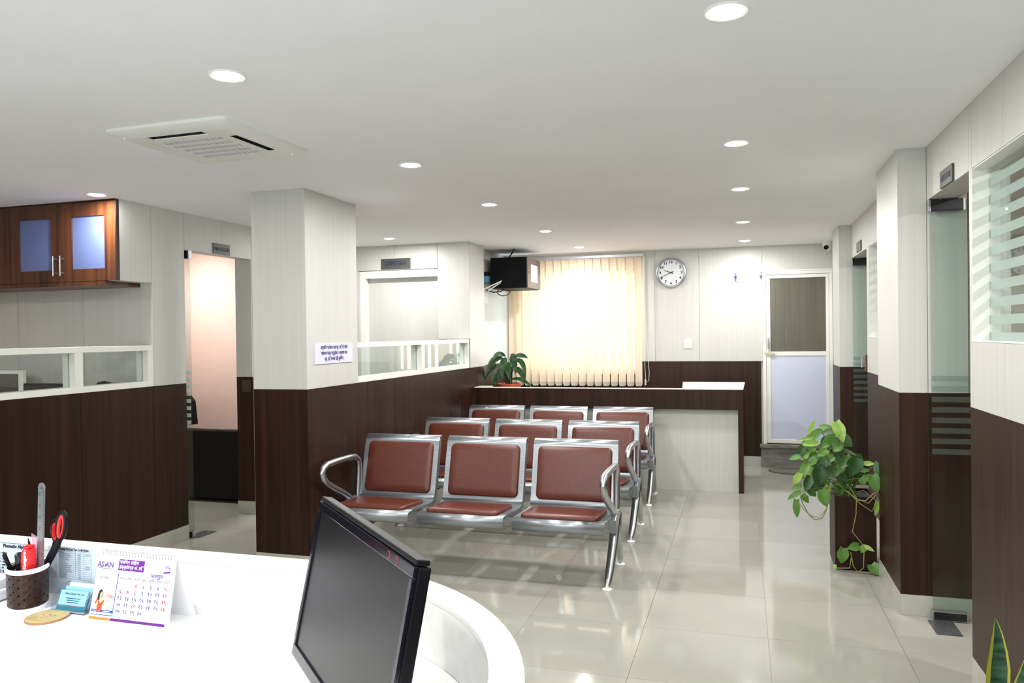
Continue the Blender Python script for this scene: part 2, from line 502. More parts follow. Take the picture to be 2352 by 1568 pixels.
# ---- glazed partitions: frame pieces
def partition_window(name, X, mull, y0, y1, endjamb):
    o = MB().box(X-.10, X, y0, y1, D, RB).box(X-.10, X, y0, y1, SB, RT).build(name, TRIMW, bevel=.0015)
    o['kind'] = 'structure'
    for (a, b) in mull:
        MB().box(X-.0995, X-.0005, a, b, RB, SB).build('mullion', TRIMW, o)
    edges = [y0] + [v for m_ in mull for v in m_] + [y1]
    for i in range(0, len(edges), 2):
        a, b = edges[i], edges[i+1]
        if b - a < .02: continue
        MB().box(X-.054, X-.046, a, b, RB-.005, SB+.005).build('pane', GLASS, o)
    return o
partition_window('window_1', X2, [(6.05, 6.115), (7.225, 7.24)], PY1, 7.24, 0)
partition_window('window_2', X1, [(.7, .765), (1.72, 1.785), (2.74, 2.805), (3.755, 3.815), (4.364, 4.413)], -2.2, 4.413, 0)

# ---- window in the near right wall with frosted film strips
def strip_window(name, X, y0, y1, z0, z1, n0, pitch, hgt, dep=.062):
    o = MB().box(X-.001, X+dep+.04, y1-.004, y1+.001, z0, z1).box(X+.002, X+dep+.04, y0, y1-.004, z0+.0006, z0+.005).box(X+.002, X+dep+.04, y0, y1-.004, z1-.005, z1-.0006).build(name, TRIMW)
    o['kind'] = 'structure'
    MB().box(X+dep, X+dep+.008, y0, y1, z0, z1).build('pane', GLASSG, o)
    z = z0 + .002
    while z + hgt < z1:
        MB().box(X+dep-.0012, X+dep-.0004, y0, y1-.004, z, z+hgt).build('frosted_strip', FROST, o)
        z += pitch
    return o
strip_window('window_3', X4, 1.5, 3.60, 1.443, 2.163, 0, .0705, .037)
strip_window('window_4', X3, 5.30, 6.45, 1.44, 2.145, 0, .0705, .037)

# ---- back window: frame, panes, sill
o = MB()
for a in ((WX0, WX0+.05, WZ0+.0505, WZ1-.0505), (WX1-.05, WX1, WZ0+.0505, WZ1-.0505), (-1.80, -1.75, WZ0+.0505, WZ1-.0505), (WX0, WX1, WZ0, WZ0+.05), (WX0, WX1, WZ1-.05, WZ1)):
    o.box(a[0], a[1], YB+.06, YB+.11, a[2], a[3])
wb = o.build('window_5', ALU, bevel=.002); wb['kind'] = 'structure'
for a, b in ((WX0+.05, -1.80), (-1.75, WX1-.05)):
    MB().box(a, b, YB+.082, YB+.088, WZ0+.05, WZ1-.05).build('pane', GLASS, wb)

o = MB()  # unseen entrance frame, put in so daylight reaches the near ceiling
for a in ((-2.4, -2.35, .081, 2.149), (.15, .2, .081, 2.149), (-1.12, -1.07, .081, 2.149), (-2.4, .2, 2.15, 2.2), (-2.4, .2, 0, .08)):
    o.box(a[0], a[1], -2.30, -2.25, a[2], a[3])
o = o.build('door_6', ALU, bevel=.002); o['kind'] = 'structure'
for a, b in ((-2.35, -1.12), (-1.07, .15)): MB().box(a, b, -2.278, -2.272, .08, 2.15).build('pane', GLASS, o)

# ---- toilet door on its stone step
d = MB()
FX0, FX1, FZ0, FZ1 = .218, .936, .255, 2.150
d.box(FX0, FX0+.035, YB-.03, YB+.025, FZ0, FZ1-.035).box(FX1-.035, FX1, YB-.03, YB+.025, FZ0, FZ1-.035).box(FX0, FX1, YB-.03, YB+.025, FZ1-.0345, FZ1)
d.box(FX0-.02, FX1, YB-.035, YB+.02, FZ1+.0005, FZ1+.014)
door = d.build('door_1', TRIMW, bevel=.002); door['kind'] = 'structure'
lf = MB()
x0, x1 = FX0+.037, FX1-.037
lf.box(x0, x0+.045, YB-.02, YB+.02, FZ0+.01, FZ1-.037).box(x1-.03, x1, YB-.02, YB+.02, FZ0+.01, FZ1-.037)
lf.box(x0+.0455, x1-.0305, YB-.02, YB+.02, FZ1-.075, FZ1-.037).box(x0+.0455, x1-.0305, YB-.02, YB+.02, 1.225, 1.272).box(x0+.0455, x1-.0305, YB-.02, YB+.02, FZ0+.01, FZ0+.05)
lf.build('door_frame', TRIMW, door, bevel=.003)
MB().box(x0+.04, x1-.03, YB-.004, YB+.004, 1.27, FZ1-.07).build('pane', DOORGL, door)
MB().box(x0+.04, x1-.03, YB-.012, YB+.006, FZ0+.045, 1.23).build('lower_panel', mat('bluish_panel', (.60, .63, .78), .35), door)
hb = MB(); hb.cyl((x0+.022, YB-.045, 1.30), (x0+.022, YB-.045, 1.42), .009, 10).cyl((x0+.022, YB-.045, 1.315), (x0+.022, YB-.02, 1.315), .006, 8).cyl((x0+.022, YB-.045, 1.405), (x0+.022, YB-.02, 1.405), .006, 8)
hb.build('handle', CHROME, door, smooth=True)
hb = MB(); hb.cyl((x0-.02, YB-.035, 1.255), (x0+.09, YB-.035, 1.248), .007, 10).box(x0-.005, x0+.07, YB-.03, YB-.02, 1.235, 1.268)
hb.build('bolt', mat('brass', (.62, .56, .40), .3, .9), door, smooth=True)
MB().cyl((FX0-.015, YB-.05, 2.105), (FX0-.015, YB-.0, 2.105), .014, 10).build('hook', mat('grey_metal', (.12, .12, .16), .4, .6), door, smooth=True)
st = MB().box(.190, X3-.001, YB-.05, YB+.10, 0, .215).build('trim_1', STONE, bevel=.004); st['kind'] = 'structure'
MB().box(.178, X3-.001, YB-.075, YB+.10, .217, .252).build('tread', STONE, st, bevel=.006)

# ---- cafeteria door
d = MB()
d.box(-3.86, -3.795, CY+.012, CY+.09, B, 2.1045).box(-3.86, -2.972, CY+.012, CY+.09, 2.105, 2.18)
cd_ = d.build('door_2', TRIMW, bevel=.0015); cd_['kind'] = 'structure'
MB().box(-3.83, -2.972, CY+.0905, CY+.12, 0.01, 2.14).build('door_leaf', WHITE, cd_)

# ---- frameless glass doors, standing open inwards
def glass_door(name, hx, hy, direc, width, z1, lab, label_films=True):
    """hinge edge at (hx, hy), leaf runs along x to hx+direc*width"""
    a, b = (hx, hx + direc*width) if direc > 0 else (hx - width, hx)
    o = MB().box(a, b, hy-.006, hy+.006, .012, z1-.01).build(name, GLASSG, bevel=.001); o['kind'] = 'structure'
    pa, pb = (hx-.006, hx+.158) if direc > 0 else (hx-.158, hx+.006)
    MB().box(pa, pb, hy-.017, hy+.017, z1-.062, z1-.004).build('top_patch', [mat('anodised_black', (.018, .018, .02), .25, .3)], o, bevel=.003)
    MB().box(pa-.002, pa+.008, hy-.0175, hy+.0175, z1-.064, z1-.002).box(pb-.008, pb+.002, hy-.0175, hy+.0175, z1-.064, z1-.002).build('patch_edge', CHROME, o, bevel=.001)
    MB().box(pa, pb, hy-.019, hy+.019, .004, .052).build('bottom_patch', CHROME, o, bevel=.003)
    MB().box(pa+.008, pb-.006, hy-.021, hy-.018, .008, .046).build('patch_cover', mat('anodised_black', (.018, .018, .02), .25, .3), o)
    MB().cyl((hx+direc*.05, hy, z1-.005), (hx+direc*.05, hy, z1+.02), .008, 10).build('pivot', CHROME, o, smooth=True)
    z = 1.312
    for k in range(9):
        MB().box(a+.002, b-.002, hy-.0074, hy-.0064, z-.028*(k > 0)-.0, z).build('frosted_strip', FROSTD if direc > 0 else FROST, o)
        z -= .0535
    return o
gd = glass_door('door_3', X4+.006, 4.372, 1, .74, 2.163, '')
glass_door('door_4', X1+.012, 4.785, -1, .74, 2.163, '')
glass_door('door_5', X3+.004, 7.398, 1, .80, 2.137, '')
# floor spring cover plates
PLATE = streaked('dark_plate', (.045, .045, .05), (.075, .075, .08), (40, 40, 40), rough=.35)
for i, (x, y, lab) in enumerate(((.958, 4.262, 'dark metal floor spring plate under the near right glass door'), (-3.975, 4.885, "dark metal floor spring plate beside the manager's glass door"))):
    t = thing('floor_plate', lab, 'floor plate', (x, y, 0))
    MB().box(x-.058, x+.058, y-.10, y+.092, 0, .004).build('cover_plate', PLATE, t, bevel=.001)
    for sx in (-.04, .04):
        MB().cyl((x+sx*.2, y-.07 if sx < 0 else y+.06, .004), (x+sx*.2, y-.07 if sx < 0 else y+.06, .0055), .008, 12).build('screw', CHROME, t)

# ================================================================ CEILING FIXTURES
LENS = mat('lamp_lens', (1, 1, 1), .5, emit=(1, .985, .96), estr=30.0)
LRIM = mat('lamp_rim', (.85, .85, .84), .4)
def downlight(x, y, label, group=None, power=LAMP_W, first=[None]):
    if first[0] is None:
        t = thing('downlight', label, 'ceiling light', (x, y, H), group=group)
        MB().lathe([(.050, 0), (.050, -.004), (.062, -.006), (.066, -.002), (.066, 0)], (x, y, H), 28).build('trim_ring', LRIM, t, smooth=True)
        MB().lathe([(.0005, -.010), (.030, -.0085), (.044, -.006), (.050, -.003), (.050, 0)], (x, y, H), 24).build('lens', LENS, t)
        first[0] = t
    else:
        t = copy_tree(first[0]); t.location = (x, y, H); t['label'] = label; WL[t.name] = Vector((x, y, H))
        if group: t['group'] = group
    li = bpy.data.lights.new('lamp_light', 'AREA'); li.shape = 'DISK'; li.size = .10; li.energy = power
    li.color = (1.0, .985, .96)
    lo = bpy.data.objects.new('lamp_light', li); C.objects.link(lo)
    lo.location = (0, 0, -.0125); lo.parent = t
    return t
G = 'round ceiling downlights'
DL = [(-1.755, 2.329, 'round white downlight nearest the camera in the left ceiling row, above the air conditioner'),
      (-1.736, 3.863, 'round white downlight second in the left row, right of the air conditioner'),
      (-1.739, 5.229, 'round white downlight third in the left row, above the front chairs'),
      (-1.708, 6.762, 'round white downlight fourth in the left row, above the black wall box'),
      (-1.688, 8.161, 'round white downlight at the far end of the left row, above the blinds'),
      (-3.984, 3.950, 'round white downlight above the dark wooden cabinet'),
      (-3.244, 6.695, 'round white downlight above the CAFETERIA sign'),
      (-.035, 2.334, 'large round white downlight at the top edge of the photo'),
      (-.018, 3.976, 'round white downlight second in the right row, left of the near white column'),
      (-.002, 5.256, 'round white downlight third in the right ceiling row'),
      (.016, 6.849, 'round white downlight fourth in the right ceiling row'),
      (.038, 8.268, 'round white downlight at the far end of the right row, above the toilet door')]
for x, y, l in DL: downlight(x, y, l, G)
for x, y in ((-1.75, .85), (-.03, .85), (-1.75, -.65), (-.03, -.65), (-3.6, .8), (-5.4, 2.0), (-5.10, 5.72), (1.9, 3.1), (1.9, 1.6), (1.9, 6.2)):
    downlight(x, y, 'round white downlight outside the picture', 'downlights outside the picture', power=LAMP_W*(2.0 if x < -5 and y > 5 else 1.25 if x > 1 else 1.0))

# cassette air conditioner
AC = thing('air_conditioner', 'square white cassette air conditioner in the ceiling', 'air conditioner', (-2.405, 3.07, H), (0, 0, R(-1.0)))
def sq(h, z, r=.03, n=4):
    pts = []
    for cx, cy, a0 in ((h-r, h-r, 0), (-h+r, h-r, 90), (-h+r, -h+r, 180), (h-r, -h+r, 270)):
        for i in range(n+1):
            a = R(a0 + 90*i/n); pts.append(Vector((cx + r*math.cos(a), cy + r*math.sin(a), z)))
    return pts
ACW = mat('ac_white', (.80, .80, .78), .4)
def ringset(b, lv):
    rs = [[b.bm.verts.new(p) for p in sq(*l)] for l in lv]
    b.skin(rs, cap=False); return b
b = MB(); ringset(b, [(.325, 0, .03), (.325, -.012, .03), (.318, -.018, .03), (.262, -.034, .05), (.252, -.034, .05)]); b.build('fascia', ACW, AC, local=True, smooth=True)
b = MB(); ringset(b, [(.206, -.030, .06), (.203, -.034, .06), (.20, -.034, .06)])
b.face([b.bm.verts.new(p) for p in sq(.20, -.034, .06)]); b.build('intake_panel', ACW, AC, local=True, smooth=True)
b = MB()
for i in range(13):
    for j in range(5):
        x = -.15 + .025*i; yy = -.15 + .066*j
        b.box(x, x+.012, yy, yy+.03, -.0365, -.034)
b = b.build('intake_grille', mat('ac_grille', (.50, .51, .58), .5), AC, local=True); b['kind'] = 'stuff'
b = MB(); ringset(b, [(.252, -.034, .05), (.252, -.004, .05), (.206, -.004, .06), (.206, -.030, .06)]); b.build('outlet_channel', mat('ac_dark', (.025, .025, .03), .5), AC, local=True)
for k in range(4):
    Mr = Matrix.Rotation(R(90*k), 4, 'Z')
    if k in (2, 3):    # the two shut flaps
        MB().box(-.20, .20, -.250, -.208, -.035, -.032, Mr).build('flap', ACW, AC, local=True, bevel=.001)
    c = MB()
    for i in range(7):
        a0 = R(180 + 90*i/6 + 0)
    pts_o = [Vector((-.205 + .047*math.cos(R(180+90*i/8)), -.205 + .047*math.sin(R(180+90*i/8)), -.0345)) for i in range(9)]
    pts_i = [Vector((-.158, -.158, -.0345))]
    c.prism([Mr @ p for p in pts_o] + [Mr @ Vector((-.150, -.252, -.0345)), Mr @ Vector((-.150, -.204, -.0345)), Mr @ Vector((-.204, -.150, -.0345)), Mr @ Vector((-.252, -.150, -.0345))], (0, 0, .004))
    c.build('corner_cap', ACW, AC, local=True)
for x, y in ((-.255, -.27), (.27, .255), (-.14, .17), (.05, .17)):
    MB().cyl((x, y, -.036), (x, y, -.03), .006, 10).build('screw_cap', mat('lamp_rim'), AC, local=True)

# dome camera
t = thing('security_camera', 'small white dome security camera in the ceiling corner above the toilet door', 'camera', (.88, 8.74, H))
MB().lathe([(.001, -.012), (.052, -.012), (.055, 0)], (.88, 8.74, H), 24).build('base', LRIM, t, smooth=True)
MB().lathe([(.050, -.012), (.050, -.05), (.042, -.072), (.024, -.09), (.001, -.097)], (.88, 8.74, H), 24).build('housing', LRIM, t, smooth=True)
q = Vector((.865, 8.693, H-.062))
dv = Vector((-.35, -.9, -.25)).normalized()
MB().cyl(q - dv*.01, q + dv*.022, .024, 18).build('lens', BLACKG, t, smooth=True)

# ================================================================ BENCHES
def pad(cx, w_, P0, V, Nn, hgt, th, r=.03, n=5):
    """rounded-rectangular cushion; P0 bottom-centre on its plane, V up along it, Nn outward"""
    U = Vector((1, 0, 0)); b = MB(); rs = []
    def outline(ins, d):
        pts = []
        rr = max(r - ins, .006); a_, c_ = w_/2 - ins, hgt/2 - ins
        for sx, sy, a0 in ((1, 1, 0), (-1, 1, 90), (-1, -1, 180), (1, -1, 270)):
            for i in range(n+1):
                an = R(a0 + 90*i/n)
                u = sx*(a_-rr) + rr*math.cos(an); v = sy*(c_-rr) + rr*math.sin(an) + hgt/2
                pts.append(b.bm.verts.new(P0 + U*(cx+u) + V*v + Nn*d))
        return pts
    for ins, d in ((.0, 0), (-.001, th*.45), (.003, th*.8), (.009, th), (.05, th*1.04)): rs.append(outline(ins, d))
    b.skin(rs, cap=True)
    return b
def bench():
    O = Vector((-.765, 4.40, 0))
    t = thing('waiting_bench', 'x', 'bench', O, group='rows of three-seat waiting benches')
    xs = (-2.29, -1.668, -1.052); hw = .280
    prof = [(4.408, .322), (4.385, .318), (4.362, .326), (4.347, .347), (4.347, .372), (4.360, .392), (4.385, .399), (4.45, .395), (4.55, .388), (4.68, .380),
            (4.735, .381), (4.765, .393), (4.785, .418), (4.800, .46), (4.828, .56), (4.858, .67), (4.886, .765), (4.897, .787), (4.915, .802), (4.938, .802), (4.952, .786), (4.948, .765)]
    P = [Vector((0, a, b_)) for a, b_ in prof]
    def shell(cx, i0, i1):
        b = MB(); pts = P[i0:i1+1]
        rows = []
        for sx in (-hw, hw): rows.append([b.bm.verts.new(p + Vector((cx+sx, 0, 0))) for p in pts])
        for i in range(len(pts)-1): b.face([rows[0][i], rows[1][i], rows[1][i+1], rows[0][i+1]])
        # side flanges turned down/back
        for k, sx in enumerate((-hw, hw)):
            prev = None
            for i, p in enumerate(pts):
                j = i0 + i
                if j < 6 or j > 17: 
                    prev = None; continue
                tg = (P[j+1] - P[j-1]).normalized()
                nn = Vector((0, tg.z, -tg.y))   # to the back / underside
                dd = .040 if 9 <= j <= 16 else .016
                q_ = b.bm.verts.new(p + nn*dd + Vector((cx+sx, 0, 0)))
                if prev: b.face([rows[k][i-1], rows[k][i], q_, prev])
                prev = q_
        return b
    for cx in xs:
        s_ = shell(cx, 0, 11).build('seat', STEEL, t, smooth=True)
        md = s_.modifiers.new('solid', 'SOLIDIFY'); md.thickness = .003; md.offset = 0
        bk = shell(cx, 11, 21).build('backrest', STEEL, t, smooth=True)
        md = bk.modifiers.new('solid', 'SOLIDIFY'); md.thickness = .003; md.offset = 0
        v = (Vector((0, 4.67, .381)) - Vector((0, 4.385, .399))).normalized()
        pad(cx, .475, Vector((0, 4.380, .400)), v, Vector((0, -v.z, v.y)) * 1, .335, .024).build('seat_cushion', LEATHER, s_, smooth=True)
        v = (Vector((0, 4.886, .765)) - Vector((0, 4.800, .46))).normalized()
        pad(cx, .490, Vector((0, 4.793, .424)), v, Vector((0, -v.z, v.y)), .345, .022, r=.032).build('back_cushion', LEATHER, bk, smooth=True)
        MB().box(cx-.03, cx+.03, 4.56, 4.80, .338, .376).build('seat_bracket', STEEL, t, bevel=.002)
    MB().box(-2.60, -.765, 4.655, 4.725, .285, .335).build('beam', STEEL, t, bevel=.004)
    for sx, x in ((1, -.768), (-1, -2.585)):
        br = MB()
        br.prism([(x-.022, 4.60, .36), (x-.022, 4.635, .268), (x-.022, 4.80, .262), (x-.022, 4.825, .36), (x-.022, 4.78, .395), (x-.022, 4.64, .385)], (.044, 0, 0))
        br.build('arm_bracket', STEEL, t, bevel=.004)
        MB().prism([(x+.0225*sx, 4.74, .335), (x+.0225*sx, 4.825, .36), (x+.0225*sx, 4.80, .262), (x+.0225*sx, 4.72, .255)], (.002*sx, 0, 0)).build('end_cap', BLACK, t)
        pth = [(4.70, .345), (4.655, .40), (4.57, .450), (4.46, .500), (4.37, .548), (4.325, .588), (4.310, .625), (4.325, .655), (4.37, .672), (4.50, .675), (4.66, .672),
               (4.745, .664), (4.785, .640), (4.798, .600), (4.795, .52), (4.785, .44), (4.775, .36)]
        MB().tube([(x, a, b_) for a, b_ in pth], .0215, 12).build('armrest', CHROME, t, smooth=True)
        fl_ = MB().tube([(x, 4.715, .300), (x, 4.665, .24), (x, 4.57, .15), (x, 4.48, .075), (x, 4.425, .038), (x, 4.405, .022)], [.030, .030, .028, .026, .022, .014], 12).build('leg', CHROME, t, smooth=True)
        MB().lathe([(.001, 0), (.028, 0), (.030, .006), (.022, .012), (.008, .016), (.008, .035)], (x, 4.400, 0), 16).build('foot', LRIM, fl_, smooth=True)
        rl = MB().tube([(x, 4.745, .295), (x, 4.79, .22), (x, 4.855, .12), (x, 4.895, .055), (x, 4.905, .022)], [.028, .027, .024, .021, .014], 12).build('leg', CHROME, t, smooth=True)
        MB().lathe([(.001, 0), (.028, 0), (.030, .006), (.022, .012), (.008, .016), (.008, .035)], (x, 4.908, 0), 16).build('foot', LRIM, rl, smooth=True)
    return t
b1 = bench()
b1['label'] = 'front row three-seat steel bench with red-brown leatherette pads, nearest the camera'
b2 = copy_tree(b1); b2.location = (-.775, 5.46, 0); b2.rotation_euler.z = R(-.8)
b2['label'] = 'middle three-seat steel bench with red-brown pads, between two others'
b3 = copy_tree(b1); b3.location = (-.785, 6.64, 0); b3.rotation_euler.z = R(.6)
b3['label'] = 'rear three-seat steel bench with red-brown pads, against the far counter'

# ================================================================ FAR COUNTER
KY = 7.42
t = thing('reception_counter', 'dark walnut and white counter across the back of the waiting area', 'counter', (-1.3, KY, 0))
K = .0
MB().box(-2.625, .004, KY-.085, KY-.045, .772, .958).build('fascia', DARK, t)
MB().box(-.042, .004, KY-.085, KY+.90, 0, .771).build('end_panel', DARK, t)
MB().box(-2.625, -1.335, KY-.02, KY, .0, .771).build('front_panel', WHITE, t)
MB().box(-1.333, -.043, KY-.02, KY, .0, .771).build('front_panel', WHITE, t)
MB().box(-2.625, .006, KY-.087, KY-.03, .959, .966).build('ledge_top', mat('cream_edge', (.80, .76, .64), .35), t)
CREAM = mat('cream_edge')
MB().prism([(.006, KY-.03, .959), (.024, KY+.93, .959), (-.612, KY+.93, .959), (-.548, KY-.03, .959)], (0, 0, .007)).build('side_top', CREAM, t)
MB().prism([(-2.625, KY-.03, .959), (-2.49, KY-.03, .959), (-2.49, KY+.12, .959), (-2.625, KY+.12, .959)], (0, 0, .007)).build('side_top', CREAM, t)
MB().box(-2.62, -.62, KY+.001, KY+.60, .74, .765).build('worktop', CREAM, t)
MB().box(-.545, -.525, KY+.02, KY+.90, 0, .958).build('inner_panel', WHITE, t)
MB().box(-2.62, -2.60, KY+.001, KY+.60, 0, .739).build('inner_panel', WHITE, t)

# potted lily on the counter worktop
PXY = (-2.40, 7.80)
t = thing('potted_plant', 'dark green leafy plant in a terracotta pot on the far counter', 'plant', (*PXY, .765))
MB().lathe([(.001, 0), (.085, 0), (.115, .165), (.128, .167), (.135, .208), (.122, .212), (.112, .18), (.001, .178)], (*PXY, .765), 24).build('pot', TERRA, t, smooth=True)
MB().lathe([(.001, .190), (.117, .188)], (*PXY, .765), 20).build('soil', SOIL, t)
def blade(base, mid, tip, w_, mt, parent, stem=None, name='leaf', cup=.25):
    b = MB(); n = 9; base, mid, tip = map(Vector, (base, mid, tip)); prev = None
    for i in range(n):
        s = i/(n-1)
        p = base*(1-s)**2 + mid*2*s*(1-s) + tip*s*s
        tg = ((mid-base)*(1-s) + (tip-mid)*s).normalized()
        side = tg.cross(Vector((0, -1, .25))).normalized()
        up = side.cross(tg).normalized()
        ww = w_*math.sin(math.pi*min(1, s*.93+.06))**.8*.5
        row = [b.bm.verts.new(p - side*ww + up*ww*cup), b.bm.verts.new(p), b.bm.verts.new(p + side*ww + up*ww*cup)]
        if prev:
            b.face([prev[0], prev[1], row[1], row[0]]); b.face([prev[1], prev[2], row[2], row[1]])
        prev = row
    o = b.build(name, mt, parent, smooth=True, norm=False)
    if stem:
        MB().tube([stem, (Vector(stem)+base)*.5 + Vector((0, 0, .01)), base], .0035, 6).build('stem', mt, o)
    return o
Q = (*PXY, .955)
lf = [((-2.45, 7.75, 1.24), (-2.53, 7.70, 1.30), (-2.60, 7.64, 1.06), .075), ((-2.42, 7.75, 1.27), (-2.48, 7.68, 1.33), (-2.52, 7.62, 1.22), .06),
      ((-2.37, 7.78, 1.27), (-2.30, 7.70, 1.29), (-2.28, 7.66, 1.08), .085), ((-2.33, 7.80, 1.22), (-2.20, 7.75, 1.26), (-2.19, 7.72, 1.02), .055),
      ((-2.34, 7.78, 1.12), (-2.24, 7.72, 1.17), (-2.19, 7.70, .98), .06), ((-2.41, 7.76, 1.25), (-2.42, 7.62, 1.24), (-2.40, 7.60, 1.03), .07),
      ((-2.36, 7.76, 1.02), (-2.22, 7.70, 1.06), (-2.10, 7.66, .94), .04), ((-2.42, 7.77, 1.10), (-2.52, 7.70, 1.14), (-2.55, 7.68, .98), .06),
      ((-2.46, 7.79, 1.15), (-2.60, 7.75, 1.20), (-2.66, 7.72, .98), .06), ((-2.35, 7.84, 1.25), (-2.28, 7.88, 1.30), (-2.20, 7.86, 1.24), .05),
      ((-2.40, 7.76, 1.18), (-2.36, 7.66, 1.20), (-2.34, 7.64, 1.02), .08), ((-2.46, 7.80, 1.06), (-2.55, 7.72, 1.04), (-2.50, 7.68, .96), .05),
      ((-2.38, 7.80, 1.20), (-2.45, 7.66, 1.17), (-2.46, 7.66, 1.00), .07)]
for a, b_, c, w_ in lf: blade(a, b_, c, w_, LILY, t, stem=Q)
for dx in (-.02, .012, .03):
    MB().tube([(PXY[0]+dx, PXY[1], .92), (PXY[0]+dx*1.4, PXY[1]-.02, 1.05), (PXY[0]+dx*2, PXY[1]-.03, 1.2)], [.010, .008, .005], 8).build('stalk', mat('dark_stalk', (.05, .04, .02), .6), t, smooth=True)

# ================================================================ BLINDS
t = thing('vertical_blind', 'cream fabric vertical blind glowing with daylight over the back window', 'blind', (-1.9, 8.78, 2.38))
BY = 8.775
MB().box(-2.70, -1.065, BY-.022, BY+.022, 2.372, 2.402).build('head_rail', mat('rail_grey', (.62, .63, .70), .35, .3), t, bevel=.003)
nv = 17; sp = (1.60)/nv
vb = None
for i in range(nv):
    cx = -2.690 + sp*(i+.5)
    ang = R(30 if i < 4 else 22 if i < 9 else 30) + rnd.uniform(-.10, .10)
    if vb is None:
        b = MB(); prev = None
        for k in range(7):
            s = (k/6-.5); x = s*.089; y = .006*(1-4*s*s)
            row = [b.bm.verts.new((x, y, 2.368)), b.bm.verts.new((x, y, .93))]
            if prev: b.face([prev[0], prev[1], row[1], row[0]])
            prev = row
        vb = b.build('vane', BLIND, t, smooth=True, local=True)
        b = MB(); prev = None
        for k in range(9):
            s = (k/8-.5); x = s*.087; y = .006*(1-4*s*s)
            zz = .885 if abs(s) < .36 else .885 + (abs(s)-.36)*.16
            row = [b.bm.verts.new((x, y-.001, .9295)), b.bm.verts.new((x, y-.001, zz))]
            if prev: b.face([prev[0], prev[1], row[1], row[0]])
            prev = row
        wt = b.build('weight', mat('blind_weight', (.52, .47, .40), .7), vb, smooth=True, local=True)
        o = vb
    else:
        o = vb.copy(); C.objects.link(o); o.parent = t
        c = wt.copy(); C.objects.link(c); c.parent = o
    o.location = Vector((cx, BY, 0)) - Vector((-1.9, 8.78, 2.38)); o.rotation_euler = (0, 0, ang)
b = MB()
for i in range(nv-1):
    a = Vector((-2.690 + sp*(i+.5)+.035, BY-.015, .925)); c = Vector((-2.690 + sp*(i+1.5)-.035, BY-.012, .925))
    b.tube([a, (a+c)/2 - Vector((0, 0, .02)), c], .002, 4)
b.build('link_chain', mat('chain_dark', (.10, .08, .06), .5), t)
MB().tube([(-1.062, BY-.02, 2.372), (-1.055, BY-.03, 1.7), (-1.015, BY-.03, 1.05), (-1.02, BY-.03, .95), (-1.055, BY-.03, .935), (-1.062, BY-.03, 1.1), (-1.066, BY-.02, 2.372)], .0028, 5).build('pull_cord', mat('cord_white', (.7, .68, .62), .6), t)
MB().cyl((-1.058, BY-.03, .90), (-1.058, BY-.03, .965), .009, 8).build('cord_weight', mat('cord_white'), t, smooth=True)

# ================================================================ BACK WALL ITEMS
cx, cy, cz = -.769, YB-.002, 2.178
t = thing('wall_clock', 'round white wall clock with a silver rim beside the blind', 'clock', (cx, cy, cz))
Mc = Matrix.Rotation(R(90), 4, 'X')
MB().lathe([(.150, .0), (.168, .004), (.172, .018), (.166, .034), (.155, .040), (.149, .034), (.147, .028)], (cx, cy, cz), 48, Mc).build('rim', CHROME, t, smooth=True)
MB().lathe([(.001, .022), (.150, .022), (.150, .0), (.001, 0)], (cx, cy, cz), 48, Mc).build('face', mat('clock_face', (.74, .76, .80), .5), t)
for n in range(1, 13):
    a = R(90 - 30*n)
    text('numeral', str(n), .042, (cx + .120*math.cos(a), cy-.0245, cz + .120*math.sin(a)), FACE_Y, INK, t, bold=.0012)
def hand(ang, L, w_, tail, name, dy, mt=INK):
    a = R(90 - ang); d_ = Vector((math.cos(a), 0, math.sin(a))); s_ = Vector((-d_.z, 0, d_.x)); o_ = Vector((cx, cy-.026-dy, cz))
    MB().prism([o_ - d_*tail - s_*w_, o_ + d_*L - s_*w_*.6, o_ + d_*L + s_*w_*.6, o_ - d_*tail + s_*w_], (0, -.0012, 0)).build(name, mt, t)
hand(290.5, .085, .0045, .028, 'hour_hand', .0)
hand(246, .135, .004, .032, 'minute_hand', .0015)
hand(12, .10, .0007, .02, 'second_hand', .003, mat('thin_grey', (.35, .35, .37), .5))
MB().cyl((cx, cy-.030, cz), (cx, cy-.034, cz), .007, 12).build('hub', INK, t)

def socket(x, y, z, rot, lab, n=2):
    t = thing('power_socket', lab, 'socket', (x, y, z), (0, 0, rot))
    MB().box(-.043, .043, -.009, 0, -.05, .05).build('plate', mat('socket_white', (.82, .82, .80), .35), t, local=True, bevel=.003)
    MB().box(-.016, .016, -.013, -.008, .012, .040).build('switch', mat('socket_white'), t, local=True, bevel=.002)
    for dx, dz in ((0, -.004), (-.013, -.026), (.013, -.026)):
        MB().cyl((dx, -.0105, dz), (dx, -.008, dz), .0042, 10).build('hole', INK, t, local=True)
socket(-.588, YB-.001, 1.362, 0, 'white power socket low on the back wall right of the blind')
socket(-2.719, 7.95, 1.377, R(90), 'white switch plate on the side wall left of the potted plant')
socket(-4.04, 5.549, 1.09, 0, "dark switch plate on the jamb beside the manager's door")
for ch in bpy.data.objects:
    if ch.parent and ch.parent.get('label', '').startswith('dark switch'):
        ch.data.materials.clear(); ch.data.materials.append(mat('dark_switch', (.05, .03, .025), .4))
t = thing('toilet_sign', 'small white toilet sign with a blue man beside the toilet door', 'sign', (.05, YB, 2.10))
MB().box(-.102, .208, YB-.006, YB-.0005, 2.045, 2.156).build('board', mat('sign_white', (.86, .86, .86), .3), t)
MB().box(-.102, -.030, YB-.0075, YB-.0055, 2.046, 2.155).build('picture_panel', mat('pale_blue', (.55, .74, .85), .3), t)
NAVY = mat('navy_ink', (.02, .03, .16), .5)
b = MB(); b.lathe([(.001, .0), (.0085, 0)], (-.064, YB-.0085, 2.136), 12, Mc)
